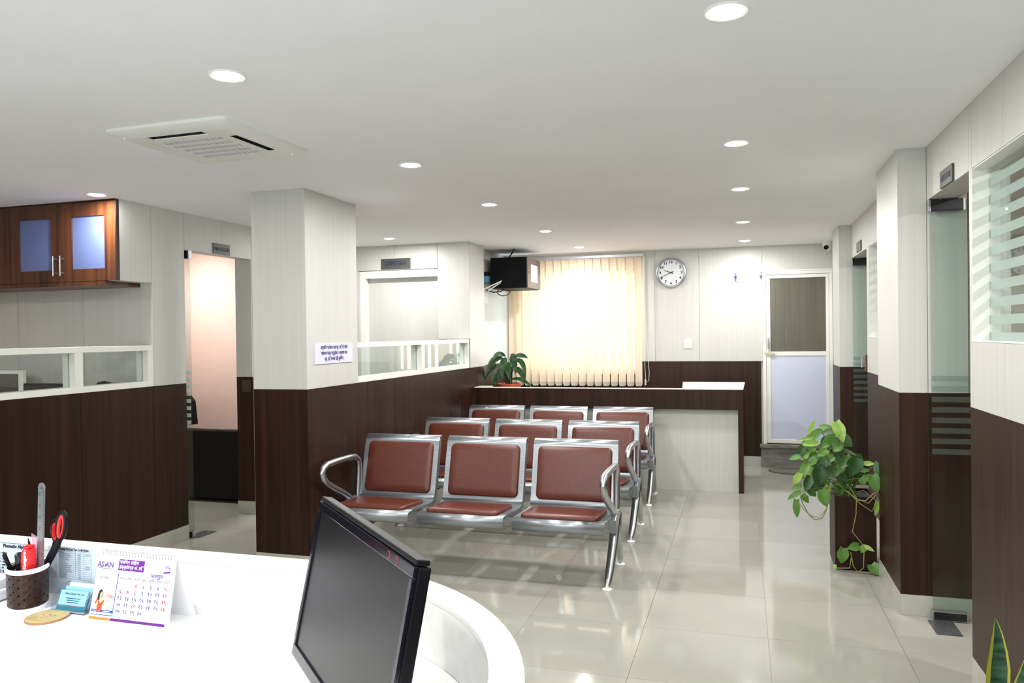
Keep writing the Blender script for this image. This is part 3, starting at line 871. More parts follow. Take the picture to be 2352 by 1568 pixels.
b.prism([(-.076, YB-.0076, 2.123), (-.052, YB-.0076, 2.123), (-.050, YB-.0076, 2.088), (-.055, YB-.0076, 2.088), (-.056, YB-.0076, 2.052), (-.0625, YB-.0076, 2.052), (-.0635, YB-.0076, 2.085), (-.0645, YB-.0076, 2.052), (-.071, YB-.0076, 2.052), (-.073, YB-.0076, 2.088), (-.078, YB-.0076, 2.088)], (0, -.001, 0))
b.build('man_pictogram', NAVY, t, norm=True)
# oval door mat
t = thing('door_mat', 'grey oval mat on the floor in front of the toilet step', 'mat', (.56, 8.62, 0))
MB().lathe([(.001, 0), (.30, 0), (.305, .004), (.295, .009), (.001, .010)], (.56, 8.60, 0), 40, None, False, 1.0, .60).build('pile', streaked('mat_grey', (.10, .10, .09), (.15, .15, .13), (90, 90, 90), rough=.95, bump=.5), t, smooth=True)
MB().lathe([(.285, .0102), (.30, .0102), (.304, .006)], (.56, 8.60, 0), 40, None, False, 1.0, .60).build('border', mat('mat_border', (.07, .07, .065), .9), t)

# network cabinet on the side wall
t = thing('wall_cabinet', 'black metal equipment box with a lock hung high on the side wall', 'cabinet', (-2.45, 8.25, 2.0))
BX0, BX1, BY0, BY1, BZ0, BZ1 = -2.655, -2.245, 8.0, 8.56, 2.005, 2.345
MB().box(BX0, BX1, BY0, BY1, BZ0, BZ1).build('body', mat('rack_black', (.004, .004, .005), .5, spec=.12), t, bevel=.004)
MB().box(BX1, BX1+.014, BY0+.006, BY1-.006, BZ0+.006, BZ1-.006).build('door', mat('rack_brown', (.085, .052, .038), .4), t, bevel=.003)
MB().cyl((BX1+.014, BY0+.075, 2.18), (BX1+.026, BY0+.075, 2.18), .011, 12).build('lock', CHROME, t, smooth=True)
MB().box(BX1+.0145, BX1+.0155, BY0+.15, BY0+.42, 2.08, 2.27).build('notice', PAPER, t)
MB().box(-2.719, -2.656, 8.10, 8.14, 2.08, 2.12).box(-2.719, -2.656, 8.45, 8.49, 2.08, 2.12).build('wall_bracket', BLACK, t)
MB().tube([(-2.44, 8.02, 2.346), (-2.42, 8.03, 2.38), (-2.39, 8.05, 2.44)], .007, 6).build('cable', BLACK, t)
t = thing('wall_shelf', 'small slanted white shelf bracket below the black wall box', 'shelf', (-2.70, 7.92, 2.0))
MB().prism([(-2.715, 7.90, 1.985), (-2.50, 7.90, 2.075), (-2.50, 7.90, 2.085), (-2.715, 7.90, 2.0)], (0, .02, 0)).prism([(-2.66, 7.93, 1.975), (-2.52, 7.93, 2.06), (-2.52, 7.93, 2.07), (-2.66, 7.93, 1.99)], (0, .02, 0)).build('arm', TRIMW, t)
t = thing('adapter', 'blue and black power adapter plugged in left of the black wall box', 'adapter', (-2.70, 7.94, 2.13))
MB().box(-2.719, -2.66, 7.93, 7.99, 2.075, 2.145).build('body', mat('adapter_blue', (.07, .25, .50), .4), t, bevel=.004)
MB().box(-2.719, -2.655, 7.925, 7.985, 2.147, 2.19).build('plug', BLACK, t, bevel=.004)
MB().tube([(-2.70, 7.94, 2.08), (-2.71, 7.93, 2.04), (-2.69, 7.95, 1.99), (-2.62, 7.98, 1.965), (-2.54, 8.0, 1.97), (-2.50, 8.02, 2.0)], .006, 6).build('cable', BLACK, t, smooth=True)
t = thing('cable_loop', 'loop of brown cable hanging under the black wall box', 'cable', (-2.52, 8.05, 1.96))
MB().tube([(-2.52 + .075*math.cos(2*math.pi*i/14), 8.05 + .02*math.sin(2*math.pi*i/7), 1.962 + .035*math.sin(2*math.pi*i/14)) for i in range(14)], .006, 6, closed=True).build('cord', mat('cord_brown', (.16, .08, .035), .6), t, smooth=True)
t = thing('wall_notice', 'small white paper hanging on the side wall under the black box', 'notice', (-2.715, 8.0, 1.9))
MB().box(-2.7195, -2.7175, 7.90, 8.09, 1.848, 1.968).build('sheet', PAPER, t)

# ================================================================ SIGNS
SIGNM = mat('sign_grey', (.07, .073, .067), .35, .2)
SINK = mat('sign_ink', (.012, .010, .05), .5)
t = thing('cafeteria_sign', 'grey CAFETERIA plate above the cafeteria door', 'sign', (-3.43, CY, 2.24))
MB().box(-3.60, -3.268, CY-.010, CY-.0005, 2.192, 2.302).build('plate', SIGNM, t, bevel=.0015)
text('lettering', 'CAFETERIA', .060, (-3.430, CY-.0105, 2.248), FACE_Y, SINK, t, bold=.0022, sx=.82)
t = thing('manager_sign', "grey MANAGER plate above the manager's door", 'sign', (X1, 5.166, 2.21))
MB().box(X1+.0005, X1+.010, 5.065, 5.267, 2.168, 2.250).build('plate', SIGNM, t, bevel=.0015)
text('lettering', 'MANAGER', .042, (X1+.0105, 5.166, 2.206), FACE_XP, SINK, t, bold=.0012, sx=.88)
t = thing('director_sign', 'grey DIRECTOR plate above the near right glass door', 'sign', (X4, 3.98, 2.205))
MB().box(X4-.010, X4-.0005, 3.870, 4.088, 2.166, 2.246).build('plate', SIGNM, t, bevel=.0015)
text('lettering', 'DIRECTOR', .040, (X4-.0105, 3.979, 2.205), FACE_XN, SINK, t, bold=.0010, sx=.88)
t = thing('office_sign', 'blank-looking grey plate above the far right office door', 'sign', (X3, 6.91, 2.2))
MB().box(X3-.010, X3-.0005, 6.80, 7.03, 2.150, 2.235).build('plate', SIGNM, t, bevel=.0015)
t = thing('door_lock', 'brown and chrome lock plate on the far right office door frame', 'lock', (X3, 6.58, 1.2))
MB().box(X3-.012, X3+.004, 6.562, 6.60, 1.175, 1.30).build('plate', mat('lock_brown', (.12, .03, .015), .4), t, bevel=.002)
MB().cyl((X3-.035, 6.58, 1.20), (X3-.035, 6.58, 1.29), .007, 8).build('grip', CHROME, t, smooth=True)
# notice on the pillar (Nepali)
PURP = mat('purple_ink', (.055, .035, .16), .6)
t = thing('pillar_notice', 'lilac Nepali notice board on the white pillar', 'notice', (X2, 4.575, 1.39))
MB().box(X2+.0005, X2+.006, 4.328, 4.822, 1.322, 1.456).build('board', mat('lilac_board', (.66, .66, .86), .4), t)
for k, s_ in enumerate(('आर्थिक कारोबार यस प्रा. लि. को लेखा', 'शाखामा मात्र गर्नुहोला । अन्यथा यस', 'प्रा. लि. जवाफ देही हुनेछैन ।')):
    text('lettering', s_, .031, (X2+.0063, 4.575, 1.428 - .038*k), FACE_XP, PURP, t, bold=.0008, sx=.80)

# ================================================================ CUBICLE
t = thing('overhead_cabinet', 'dark wooden overhead cabinet with frosted blue glass doors', 'cabinet', (-4.7, 4.26, 1.9))
KZ0, KZ1, KF = 1.895, 2.432, 4.104
MB().box(-6.3, X1-.102, KF+.021, 4.422, KZ0, KZ1).build('carcass', CABW, t)
MB().box(-3.988, X1, KF-.002, 4.1265, KZ0, KZ1).build('side_edge', mat('dark_rail', (.02, .008, .005), .4), t)
MB().box(-6.3, X1-.101, KF-.004, 4.422, KZ0-.028, KZ0-.001).build('base_board', CABW, t)
MB().box(-6.3, X1-.004, KF-.006, KF+.02, KZ1, H-.001).build('top_rail', mat('dark_rail', (.02, .008, .005), .4), t)
for k, (a, b_) in enumerate(((-4.446, -3.990), (-4.908, -4.449), (-5.370, -4.911), (-5.832, -5.373))):
    dr = MB()
    y0, y1 = KF-.002, KF+.018; s_ = .082
    ga, gb, gz0, gz1 = a+.088, b_-.090, 1.980, 2.335
    dr.box(a, ga, y0, y1, KZ0+.002, KZ1-.002).box(gb, b_, y0, y1, KZ0+.002, KZ1-.002).box(ga, gb, y0, y1, KZ0+.002, gz0).box(ga, gb, y0, y1, gz1, KZ1-.002)
    d_ = dr.build('door', CABW, t)
    MB().box(ga, gb, y0+.009, y0+.013, gz0, gz1).build('glass_pane', CABGL, d_)
    hx = (a+.018) if k % 2 == 0 else (b_-.040)
    hb = MB(); hb.cyl((hx, KF-.034, 1.937), (hx, KF-.034, 2.073), .0055, 10)
    for zz in (1.957, 2.053): hb.cyl((hx, KF-.034, zz), (hx, KF, zz), .004, 8)
    hb.build('handle', CHROME, d_, smooth=True)
# the strip that closes the corner between the last door and the wall
# cubicle desk and its things
t = thing('cubicle_desk', 'white desk behind the glazed cubicle partition', 'desk', (-5.0, 4.0, 0))
MB().box(-6.3, X1-.12, 3.65, 4.41, .72, .75).build('desk_top', DESKW, t)
for x in (-6.28, -5.2, X1-.14): MB().box(x, x+.02, 3.7, 4.40, 0, .72).build('side_panel', DESKW, t)
t = thing('desktop_monitor', 'grey-screened white monitor behind the left cubicle glass', 'monitor', (-5.25, 4.3, .75))
MB().box(-5.55, -5.02, 4.28, 4.31, .93, 1.285).build('bezel', TRIMW, t, bevel=.004)
MB().box(-5.52, -5.062, 4.277, 4.2805, 1.0, 1.258).build('screen', mat('screen_grey', (.075, .075, .065), .3), t)
MB().box(-5.33, -5.25, 4.30, 4.33, .76, 1.0).box(-5.40, -5.18, 4.22, 4.37, .75, .762).build('stand', TRIMW, t)
t = thing('cubicle_screen', 'black monitor seen through the left cubicle glass', 'monitor', (-4.84, 4.3, .75))
MB().box(-5.015, -4.645, 4.28, 4.31, .93, 1.190).build('bezel', BLACK, t, bevel=.004)
MB().box(-5.0, -4.66, 4.277, 4.2805, .95, 1.175).build('screen', BLACKG, t)
MB().box(-4.87, -4.81, 4.30, 4.33, .76, 1.0).box(-4.93, -4.75, 4.22, 4.37, .75, .762).build('stand', BLACK, t)
t = thing('cubicle_phone', 'black telephone receiver just showing behind the right cubicle glass', 'telephone', (-4.30, 4.30, .75))
MB().box(-4.38, -4.22, 4.26, 4.34, .75, 1.165).build('stand', BLACK, t, bevel=.01)
MB().tube([(-4.37, 4.3, 1.165), (-4.35, 4.3, 1.188), (-4.30, 4.3, 1.197), (-4.25, 4.3, 1.188), (-4.23, 4.3, 1.165)], .014, 8).build('receiver', BLACK, t, smooth=True)

# manager's room
t = thing('sofa', "black leather sofa inside the manager's room", 'sofa', (-4.9, 6.1, 0))
LB = mat('black_leather', (.004, .004, .004), .4, spec=.2)
MB().box(-5.7, -4.20, 5.86, 6.0, .03, .66).build('backrest', LB, t, bevel=.03, seg=3)
MB().box(-5.7, -4.20, 6.0, 6.42, .03, .42).build('seat', LB, t, bevel=.02, seg=3)
MB().box(-5.7, -4.20, 5.85, 5.875, .648, .672).build('top_sheen', mat('leather_sheen', (.03, .03, .033), .2), t, bevel=.01)  # paler, smoother strip stands in for the sheen along the sofa's top
MB().box(-4.32, -4.20, 6.0, 6.42, .42, .55).build('armrest', LB, t, bevel=.02)
t = thing('high_back_chair', "black high-backed chair behind the manager's glass door", 'chair', (-5.12, 6.2, 0))
MB().prism([(-5.5, 6.10, .674), (-5.035, 6.10, .674), (-5.06, 6.10, .90), (-5.12, 6.10, .97), (-5.5, 6.10, .98)], (0, .06, 0)).build('backrest', LB, t, bevel=.01)

# ================================================================ RIGHT SIDE PLANTS
t = thing('planter_plant', 'trailing green pothos in a tall dark wooden planter by the right column', 'plant', (.67, 5.30, 0))
pb = MB()
px0, px1, py0, py1, ph = .545, .783, 5.135, 5.44, .46
pb.box(px0, px1, py0, py0+.012, .012, ph).box(px0, px1, py1-.012, py1, .012, ph).box(px0, px0+.012, py0+.012, py1-.012, .012, ph).box(px1-.012, px1, py0+.012, py1-.012, .012, ph).box(px0+.012, px1-.012, py0+.012, py1-.012, .012, .03)
pb.build('planter', DARK, t)
MB().box(px0+.01, px1-.01, py0+.01, py1-.01, 0, .012).build('plinth', BLACK, t)
MB().box(px0+.0125, px1-.0125, py0+.0125, py1-.0125, .40, .438).build('soil', SOIL, t)
LV = [(0.395, 5.152, 0.848, 0.438, 5.124, 0.939, 0.027, 0), (0.464, 5.153, 0.89, 0.545, 5.14, 0.892, 0.033, 1), (0.544, 5.034, 0.936, 0.582, 4.985, 0.821, 0.072, 0), (0.479, 5.204, 0.866, 0.354, 5.17, 0.778, 0.048, 1), (0.537, 5.072, 0.877, 0.471, 5.081, 0.866, 0.039, 2), (0.498, 5.123, 0.836, 0.553, 5.124, 0.805, 0.062, 1), (0.423, 5.125, 0.827, 0.323, 5.113, 0.806, 0.019, 0), (0.441, 5.053, 0.804, 0.35, 5.041, 0.794, 0.041, 0), (0.519, 5.211, 0.751, 0.478, 5.192, 0.682, 0.037, 0), (0.441, 5.183, 0.738, 0.348, 5.173, 0.675, 0.033, 0), (0.369, 5.184, 0.762, 0.339, 5.169, 0.703, 0.055, 2), (0.34, 5.075, 0.714, 0.273, 5.077, 0.691, 0.034, 1), (0.436, 5.124, 0.695, 0.39, 5.117, 0.654, 0.05, 1), (0.609, 5.213, 0.71, 0.526, 5.206, 0.652, 0.059, 3), (0.542, 5.223, 0.761, 0.685, 5.196, 0.713, 0.034, 3), (0.572, 5.196, 0.637, 0.491, 5.173, 0.56, 0.092, 3), (0.397, 5.202, 0.648, 0.36, 5.158, 0.557, 0.072, 1), (0.343, 5.103, 0.601, 0.297, 5.11, 0.529, 0.044, 0), (0.452, 5.116, 0.642, 0.453, 5.104, 0.527, 0.087, 2), (0.402, 5.146, 0.576, 0.373, 5.119, 0.484, 0.056, 2), (0.349, 5.158, 0.516, 0.292, 5.143, 0.491, 0.033, 1), (0.346, 5.172, 0.47, 0.266, 5.178, 0.417, 0.037, 1), (0.361, 5.219, 0.444, 0.4, 5.209, 0.394, 0.041, 1), (0.325, 5.199, 0.411, 0.326, 5.207, 0.293, 0.045, 1), (0.392, 5.155, 0.489, 0.439, 5.148, 0.452, 0.048, 2), (0.466, 5.066, 0.51, 0.49, 5.066, 0.406, 0.072, 1), (0.51, 5.146, 0.522, 0.479, 5.113, 0.448, 0.044, 0), (0.663, 5.034, 0.717, 0.62, 5.035, 0.609, 0.094, 2), (0.59, 5.238, 0.578, 0.629, 5.193, 0.549, 0.05, 3), (0.725, 5.196, 0.663, 0.785, 5.171, 0.668, 0.031, 0), (0.782, 5.053, 0.694, 0.783, 5.021, 0.593, 0.05, 2), (0.747, 5.189, 0.621, 0.68, 5.192, 0.616, 0.025, 1), (0.748, 5.03, 0.621, 0.772, 5.017, 0.518, 0.066, 1), (0.681, 5.03, 0.599, 0.706, 5.023, 0.561, 0.044, 1), (0.794, 5.093, 0.45, 0.77, 5.096, 0.355, 0.03, 0), (0.591, 5.1, 0.148, 0.576, 5.109, 0.047, 0.066, 1), (0.679, 5.1, 0.168, 0.611, 5.08, 0.153, 0.052, 1), (0.714, 5.1, 0.171, 0.688, 5.11, 0.123, 0.041, 0), (0.707, 5.1, 0.169, 0.759, 5.069, 0.148, 0.027, 0), (0.747, 5.1, 0.058, 0.788, 5.055, -0.021, 0.075, 1), (0.543, 5.1, 0.041, 0.533, 5.086, -0.0, 0.02, 0), (0.482, 5.027, 0.762, 0.431, 4.989, 0.731, 0.047, 1), (0.577, 5.11, 0.789, 0.535, 5.096, 0.746, 0.055, 1), (0.603, 5.054, 0.705, 0.564, 5.007, 0.661, 0.062, 2), (0.43, 5.211, 0.748, 0.393, 5.18, 0.729, 0.047, 1), (0.672, 5.231, 0.627, 0.699, 5.235, 0.553, 0.062, 2), (0.482, 5.103, 0.7, 0.492, 5.081, 0.646, 0.062, 2), (0.539, 5.134, 0.712, 0.504, 5.123, 0.683, 0.047, 1), (0.728, 5.151, 0.599, 0.738, 5.135, 0.559, 0.047, 1), (0.595, 5.156, 0.652, 0.555, 5.163, 0.605, 0.055, 1), (0.512, 5.132, 0.806, 0.469, 5.107, 0.765, 0.047, 1)]
VN = [[(0.513, 5.09, 0.544), (0.491, 5.09, 0.383), (0.464, 5.09, 0.33), (0.423, 5.09, 0.319), (0.389, 5.09, 0.348), (0.352, 5.09, 0.419), (0.339, 5.09, 0.462)], [(0.519, 5.09, 0.537), (0.495, 5.09, 0.397), (0.45, 5.09, 0.337), (0.409, 5.09, 0.338), (0.362, 5.09, 0.376), (0.328, 5.09, 0.425)], [(0.626, 5.09, 0.534), (0.665, 5.09, 0.464), (0.661, 5.09, 0.363), (0.64, 5.09, 0.254), (0.689, 5.09, 0.192), (0.705, 5.09, 0.15), (0.701, 5.09, 0.035), (0.668, 5.09, 0.007), (0.642, 5.09, 0.045), (0.629, 5.09, 0.13)], [(0.599, 5.09, 0.511), (0.659, 5.09, 0.464), (0.731, 5.09, 0.435), (0.77, 5.09, 0.483), (0.784, 5.09, 0.513)], [(0.613, 5.09, 0.505), (0.678, 5.09, 0.436), (0.75, 5.09, 0.386), (0.77, 5.09, 0.426), (0.783, 5.09, 0.47)], [(0.655, 5.09, 0.009), (0.701, 5.09, -0.016), (0.747, 5.09, 0.009)], [(0.548, 5.09, 0.023), (0.622, 5.09, 0.029), (0.632, 5.09, 0.094)], [(0.665, 5.09, 0.45), (0.718, 5.09, 0.452), (0.77, 5.09, 0.505)]]
def heart(base, tip, w_, mt, parent, k):
    base, tip = Vector(base), Vector(tip)
    ax = tip - base; L = ax.length; ax.normalize()
    toc = (Vector((0, 0, 1.5)) - (base+tip)/2).normalized()
    nn = (toc + Vector((rnd.uniform(-.35, .35), rnd.uniform(-.2, .2), rnd.uniform(0, .5)))).normalized()
    sd = ax.cross(nn).normalized(); nn = sd.cross(ax).normalized()
    b = MB(); rows = []
    N_ = 8
    for i in range(N_+1):
        s = i/N_
        hwid = w_*.5*(math.sin(math.pi*min(1, (s*.86+.14)))**.75)*(1.12-.35*s)
        if i == N_: hwid = .0008
        droop = -.12*L*(s-.35)**2*4*.3
        back = (-.10*L if i == 0 else 0)
        row = []
        for u in (-1, -.5, 0, .5, 1):
            off = back if abs(u) > .7 else (back*.5 if abs(u) > .3 else 0)
            p = base + ax*(L*s + off) + sd*(hwid*u) + nn*(droop + abs(u)*hwid*.28)
            row.append(b.bm.verts.new(p))
        rows.append(row)
    for r0, r1 in zip(rows, rows[1:]):
        for j in range(4): b.face([r0[j], r0[j+1], r1[j+1], r1[j]])
    return b.build('leaf', mt, parent, smooth=True, norm=False)
for k in range(26):
    fx, fz = rnd.uniform(.42, .68), rnd.uniform(.50, .84)
    if fz > .72: fx = min(fx, .58)
    fy = rnd.uniform(5.16, 5.30); an = rnd.uniform(-2.6, -.5); fl_ = rnd.uniform(.06, .10)
    LV.append((fx, fy, fz, fx + fl_*math.cos(an), fy - .02, fz + fl_*math.sin(an), rnd.uniform(.05, .08), rnd.choice((1, 2, 2, 3))))
for k, (bx, by, bz, tx, ty, tz, w_, c) in enumerate(LV):
    bz = max(bz, .012); tz = max(tz, .008)
    x_clip = min(bx, .782); tx = min(tx, .780)
    lo = heart((x_clip, by, bz), (tx, ty, tz), w_*1.08, LEAF[c], t, k)
    if bz > .25:
        root = Vector((.60 + .1*rnd.random(), 5.22 + .1*rnd.random(), .44)); bb = Vector((x_clip, by, bz))
        md = (root+bb)/2 + Vector((rnd.uniform(-.03, .03), -.02, .05))
        MB().tube([root, md, bb], .0022, 5).build('petiole', STEM if c == 0 else LEAF[1], lo)
for i, v in enumerate(VN):
    v = [(a, b_ - (.0 if i > 1 else .01), max(c, .004)) for a, b_, c in v]
    MB().tube(v, .0032 if i < 2 else .0028, 6).build('vine', STEM if i > 0 else mat('vine_green', (.16, .19, .06), .5), t, smooth=True)

t = thing('snake_plant', 'snake plant with yellow-edged leaves in a white pot at the right wall', 'plant', (.80, 2.75, 0))
SX, SY = .812, 2.86
MB().lathe([(.001, 0), (.07, 0), (.088, .16), (.092, .17), (.080, .17), (.076, .15), (.001, .148)], (SX-.0, SY, 0), 28).build('pot', mat('pot_white', (.7, .7, .68), .3), t, smooth=True)
MB().lathe([(.001, .155), (.076, .153)], (SX, SY, 0), 20).build('soil', SOIL, t)
def snake(pts, ws, nrm, parent, e0=.22, e1=.10):
    """sword leaf with yellow margins; pts centre line, ws half widths"""
    b = MB(); rows = []; nrm = Vector(nrm).normalized()
    for i, (p, h_) in enumerate(zip(pts, ws)):
        p = Vector(p); a = Vector(pts[max(0, i-1)]); c = Vector(pts[min(len(pts)-1, i+1)])
        tg = (c-a).normalized(); sd = tg.cross(nrm).normalized()
        if sd.x < 0: sd = -sd
        r_ = []
        for u in (-1, -1+2*e0, 0, 1-2*e1, 1):
            r_.append(b.bm.verts.new(p + sd*(h_*u) - nrm*(h_*.25*(1-u*u))))
        rows.append(r_)
    for r0, r1 in zip(rows, rows[1:]):
        for j in range(4):
            b.mi = 1 if j in (0, 3) else 0
            b.face([r0[j], r0[j+1], r1[j+1], r1[j]])
    return b.build('leaf', [SNAKE, SNAKEY], parent, smooth=True, norm=False)
zz = [.15, .21, .28, .34, .40, .45, .49, .515]
snake([(.812+.010*math.sin(i*.5)+(.16-z)*-.02, 2.95, z) for i, z in enumerate(zz)], [.022, .030, .038, .037, .028, .018, .008, .001], (.1, -1, 0), t)
snake([(.83, 2.91, .15), (.86, 2.90, .22), (.875, 2.89, .30), (.885, 2.88, .37), (.893, 2.875, .43), (.898, 2.87, .47)], [.022, .028, .026, .016, .006, .001], (-.5, -1, 0), t, .1, .1)
snake([(.84, 2.87, .15), (.865, 2.86, .24), (.882, 2.855, .33), (.888, 2.85, .40), (.885, 2.85, .475)], [.02, .028, .020, .006, .001], (.5, -1, 0), t, .12, .1)
snake([(.82, 2.84, .15), (.86, 2.82, .26), (.89, 2.80, .36), (.905, 2.79, .44)], [.02, .026, .014, .001], (-.2, -1, 0), t, .1, .1)

# ================================================================ FRONT DESK
ZL, ZS = .94, .798
CX, CYd, RO, RI = -1.0, 1.0, .682, .622
t = thing('front_desk', 'white curved reception desk with a raised outer edge in the foreground', 'desk', (-1.5, 1.2, 0))
def outline(r, y_line, x_line, n=28):
    pts = [(-3.4, y_line)]
    for i in range(n+1):
        a = R(90 - 90*i/n); pts.append((CX + r*math.cos(a), CYd + r*math.sin(a)))
    pts.append((x_line, -.9)); return pts
po_, pi_ = outline(RO, CYd+RO, CX+RO), outline(RI, CYd+RI, CX+RI)
def band(z0, z1, ins=0.0):
    b = MB(); n = len(po_)
    A = [b.bm.verts.new((*p, z0)) for p in po_]; A2 = [b.bm.verts.new((*p, z1)) for p in po_]
    I = [b.bm.verts.new((*p, z0)) for p in pi_]; I2 = [b.bm.verts.new((*p, z1)) for p in pi_]
    for i in range(n-1):
        b.face([A[i], A[i+1], A2[i+1], A2[i]]); b.face([I[i+1], I[i], I2[i], I2[i+1]])
        b.face([A2[i], A2[i+1], I2[i+1], I2[i]]); b.face([A[i+1], A[i], I[i], I[i+1]])
    b.face([A[0], A2[0], I2[0], I[0]]); b.face([A[-1], I[-1], I2[-1], A2[-1]])
    return b
band(0, ZL-.016).build('outer_wall', DESKW, t, smooth=True)
band(ZL-.0155, ZL).build('ledge', DESKW, t, smooth=True, bevel=.002)
def flat(pts, z0, z1, name):
    MB().prism([(x, y, z0) for x, y in pts], (0, 0, z1-z0)).build(name, DESKW, t, bevel=.0012)
arc = [(CX + (RI-.001)*math.cos(R(90-90*i/28)), CYd + (RI-.001)*math.sin(R(90-90*i/28))) for i in range(29)]
flat([(-3.4, .86), (-1.6275, .86), (-1.6275, CYd+RI-.001), (-3.4, CYd+RI-.001)], ZS-.03, ZS, 'worktop')
flat([(-1.6265, .86), (-1.08, .86), (-.96, .80), (-.92, .66), (-.92, -.9), (CX+RI-.001, -.9)] + list(reversed(arc)) + [(-1.6265, CYd+RI-.001)], ZS-.03, ZS, 'worktop')
MB().box(-3.4, -3.38, .88, 1.62, 0, ZS-.031).box(-.92, -.40, -.9, -.88, 0, ZS-.031).build('end_panel', DESKW, t)

# ---- monitor
A = Vector((-.815, 1.360, 1.168)); Bq = Vector((-.4475, 1.0035, 1.168))
Wm = (Bq - A).length
xa = (A - Bq).normalized(); fw = Vector((-.700, -.714, 0)).normalized()
tilt = R(11.8)
dn = (fw*math.sin(tilt) - Vector((0, 0, 1))*math.cos(tilt)); nrm = (fw*math.cos(tilt) + Vector((0, 0, 1))*math.sin(tilt))
t = thing('computer_monitor', 'black flat computer monitor on the white front desk', 'monitor', Bq)
rot = Matrix((xa, dn, nrm)).transposed()
t.rotation_euler = rot.to_euler()
Hm = .302
MB().box(0, Wm, 0, Hm, -.022, .0).build('back_shell', BLACK, t, local=True, bevel=.004)
b = MB(); bz_ = .017
b.box(0, Wm, 0, bz_, 0, .006).box(0, Wm, Hm-.022, Hm, 0, .006).box(0, .013, bz_, Hm-.022, 0, .006).box(Wm-.013, Wm, bz_, Hm-.022, 0, .006)
b.build('bezel', BLACKG, t, local=True, bevel=.0015)
b = MB(); b.box(.013, Wm-.013, bz_, Hm-.022, -.001, .0025)
def screen_mat():
    return mat('dark_screen', (.006, .006, .008), .30, spec=.24)
b.build('screen', screen_mat(), t, local=True)
MB().box(.0, Wm, -.010, -.001, -.018, .004).build('top_cover', BLACK, t, local=True, bevel=.003)
MB().box(Wm, Wm+.002, .0, Hm, -.018, .004).build('side_strip', mat('grey_metal'), t, local=True)
RED = mat('red_ink', (.35, .01, .02), .4)
b = MB()
for k, xx in enumerate((Wm-.405, Wm-.440)):
    for i in range(5):
        a0 = R(100 + 36*i); a1 = R(100 + 36*(i+1)); r0, r1 = .0045, .0062
        b.prism([(xx + r0*math.cos(a0)*1.6, .0085 + r0*math.sin(a0), .0061), (xx + r1*math.cos(a0)*1.6, .0085 + r1*math.sin(a0), .0061), (xx + r1*math.cos(a1)*1.6, .0085 + r1*math.sin(a1), .0061), (xx + r0*math.cos(a1)*1.6, .0085 + r0*math.sin(a1), .0061)], (0, 0, .0004))
b.build('red_mark', RED, t, local=True)
# stand (world-upright, so in the monitor's own frame it is built through the inverse rotation)
inv = rot.inverted().to_4x4()
cxm = Bq + xa*(Wm/2) + dn*(Hm*.62) - nrm*.03
def wbox(b, x0, x1, y0, y1, z0, z1):
    """box in a frame whose x runs along the monitor and y away from its face, z is height above the worktop"""
    base = Vector((cxm.x, cxm.y, ZS)); ya = -fw
    v = [inv.to_3x3() @ (base + xa*x + ya*y + Vector((0, 0, z)) - Bq) for x, y, z in ((x0,y0,z0),(x1,y0,z0),(x1,y1,z0),(x0,y1,z0),(x0,y0,z1),(x1,y0,z1),(x1,y1,z1),(x0,y1,z1))]
    v = [b.bm.verts.new(p) for p in v]
    for q_ in ((0,3,2,1),(4,5,6,7),(0,1,5,4),(1,2,6,5),(2,3,7,6),(3,0,4,7)): b.face([v[i] for i in q_])
b = MB(); wbox(b, -.03, .03, 0.0, .035, .0, .24); b.build('stand_neck', BLACK, t, local=True, bevel=.003)
b = MB(); wbox(b, -.10, .10, -.09, .10, .0, .012); b.build('stand_foot', BLACK, t, local=True, bevel=.003)

# ---- papers stuck to the inner face of the raised edge
YW = CYd+RI
def sheet(name, label, x0, x1, z0, z1):
    t = thing(name, label, 'paper', ((x0+x1)/2, YW, z0))
    MB().box(x0, x1, YW-.0012, YW-.0003, z0, z1).build('sheet', mat('bluish_paper', (.50, .58, .66), .7), t)
    return t
t = sheet('phonetic_sheet', 'printed Phonetic Alphabet sheet on the desk edge behind the pen holder', -2.13, -1.845, .808, .9385)
text('heading', 'Phonetic Alphabet', .0138, (-1.932, YW-.0014, .9285), FACE_Y, INK, t, bold=.0005)
MB().box(-2.12, -1.855, YW-.0016, YW-.0012, .9362, .9372).build('rule', INK, t)
for k, s_ in enumerate(('A - alpha', 'B - bravo', 'C - charlie', 'D - delta', 'E - echo', 'F - foxtrot', 'G - golf', 'H - hotel', 'I - india')):
    text('line', s_, .0082, (-2.000, YW-.0014, .9085-.0083*k), FACE_Y, INK, t, align='LEFT', bold=.0002)
for k, s_ in enumerate(('N - november', 'O - oscar', 'P - papa', 'Q - quebec', 'R - romeo', 'S - sierra', 'T - tango', 'U - uniform', 'V - victor')):
    text('line', s_, .0082, (-1.920, YW-.0014, .9085-.0083*k), FACE_Y, INK, t, align='LEFT', bold=.0002)
t = sheet('phone_list', 'printed telephone list on the desk edge behind the card holder', -1.822, -1.662, .810, .9385)
GINK = mat('grey_ink', (.22, .24, .32), .6)
text('heading', 'Albiu Global Pvt.Ltd Tel : 1-4973501', .0082, (-1.804, YW-.0014, .9335), FACE_Y, INK, t, align='LEFT', bold=.0002)
b = MB(); x0, x1 = -1.804, -1.676
for k in range(15):
    z = .9285 - .0053*k; b.box(x0, x1, YW-.0016, YW-.0012, z, z+.0006)
for x in (x0, x0+.018, x0+.075, x0+.103, x1): b.box(x, x+.0006, YW-.0016, YW-.0012, .9285-.0053*14, .929)
b.build('table_lines', GINK, t)
text('line', 'S.N  Particular', .0048, (x0+.003, YW-.0014, .9262), FACE_Y, GINK, t, align='LEFT')
b = MB()
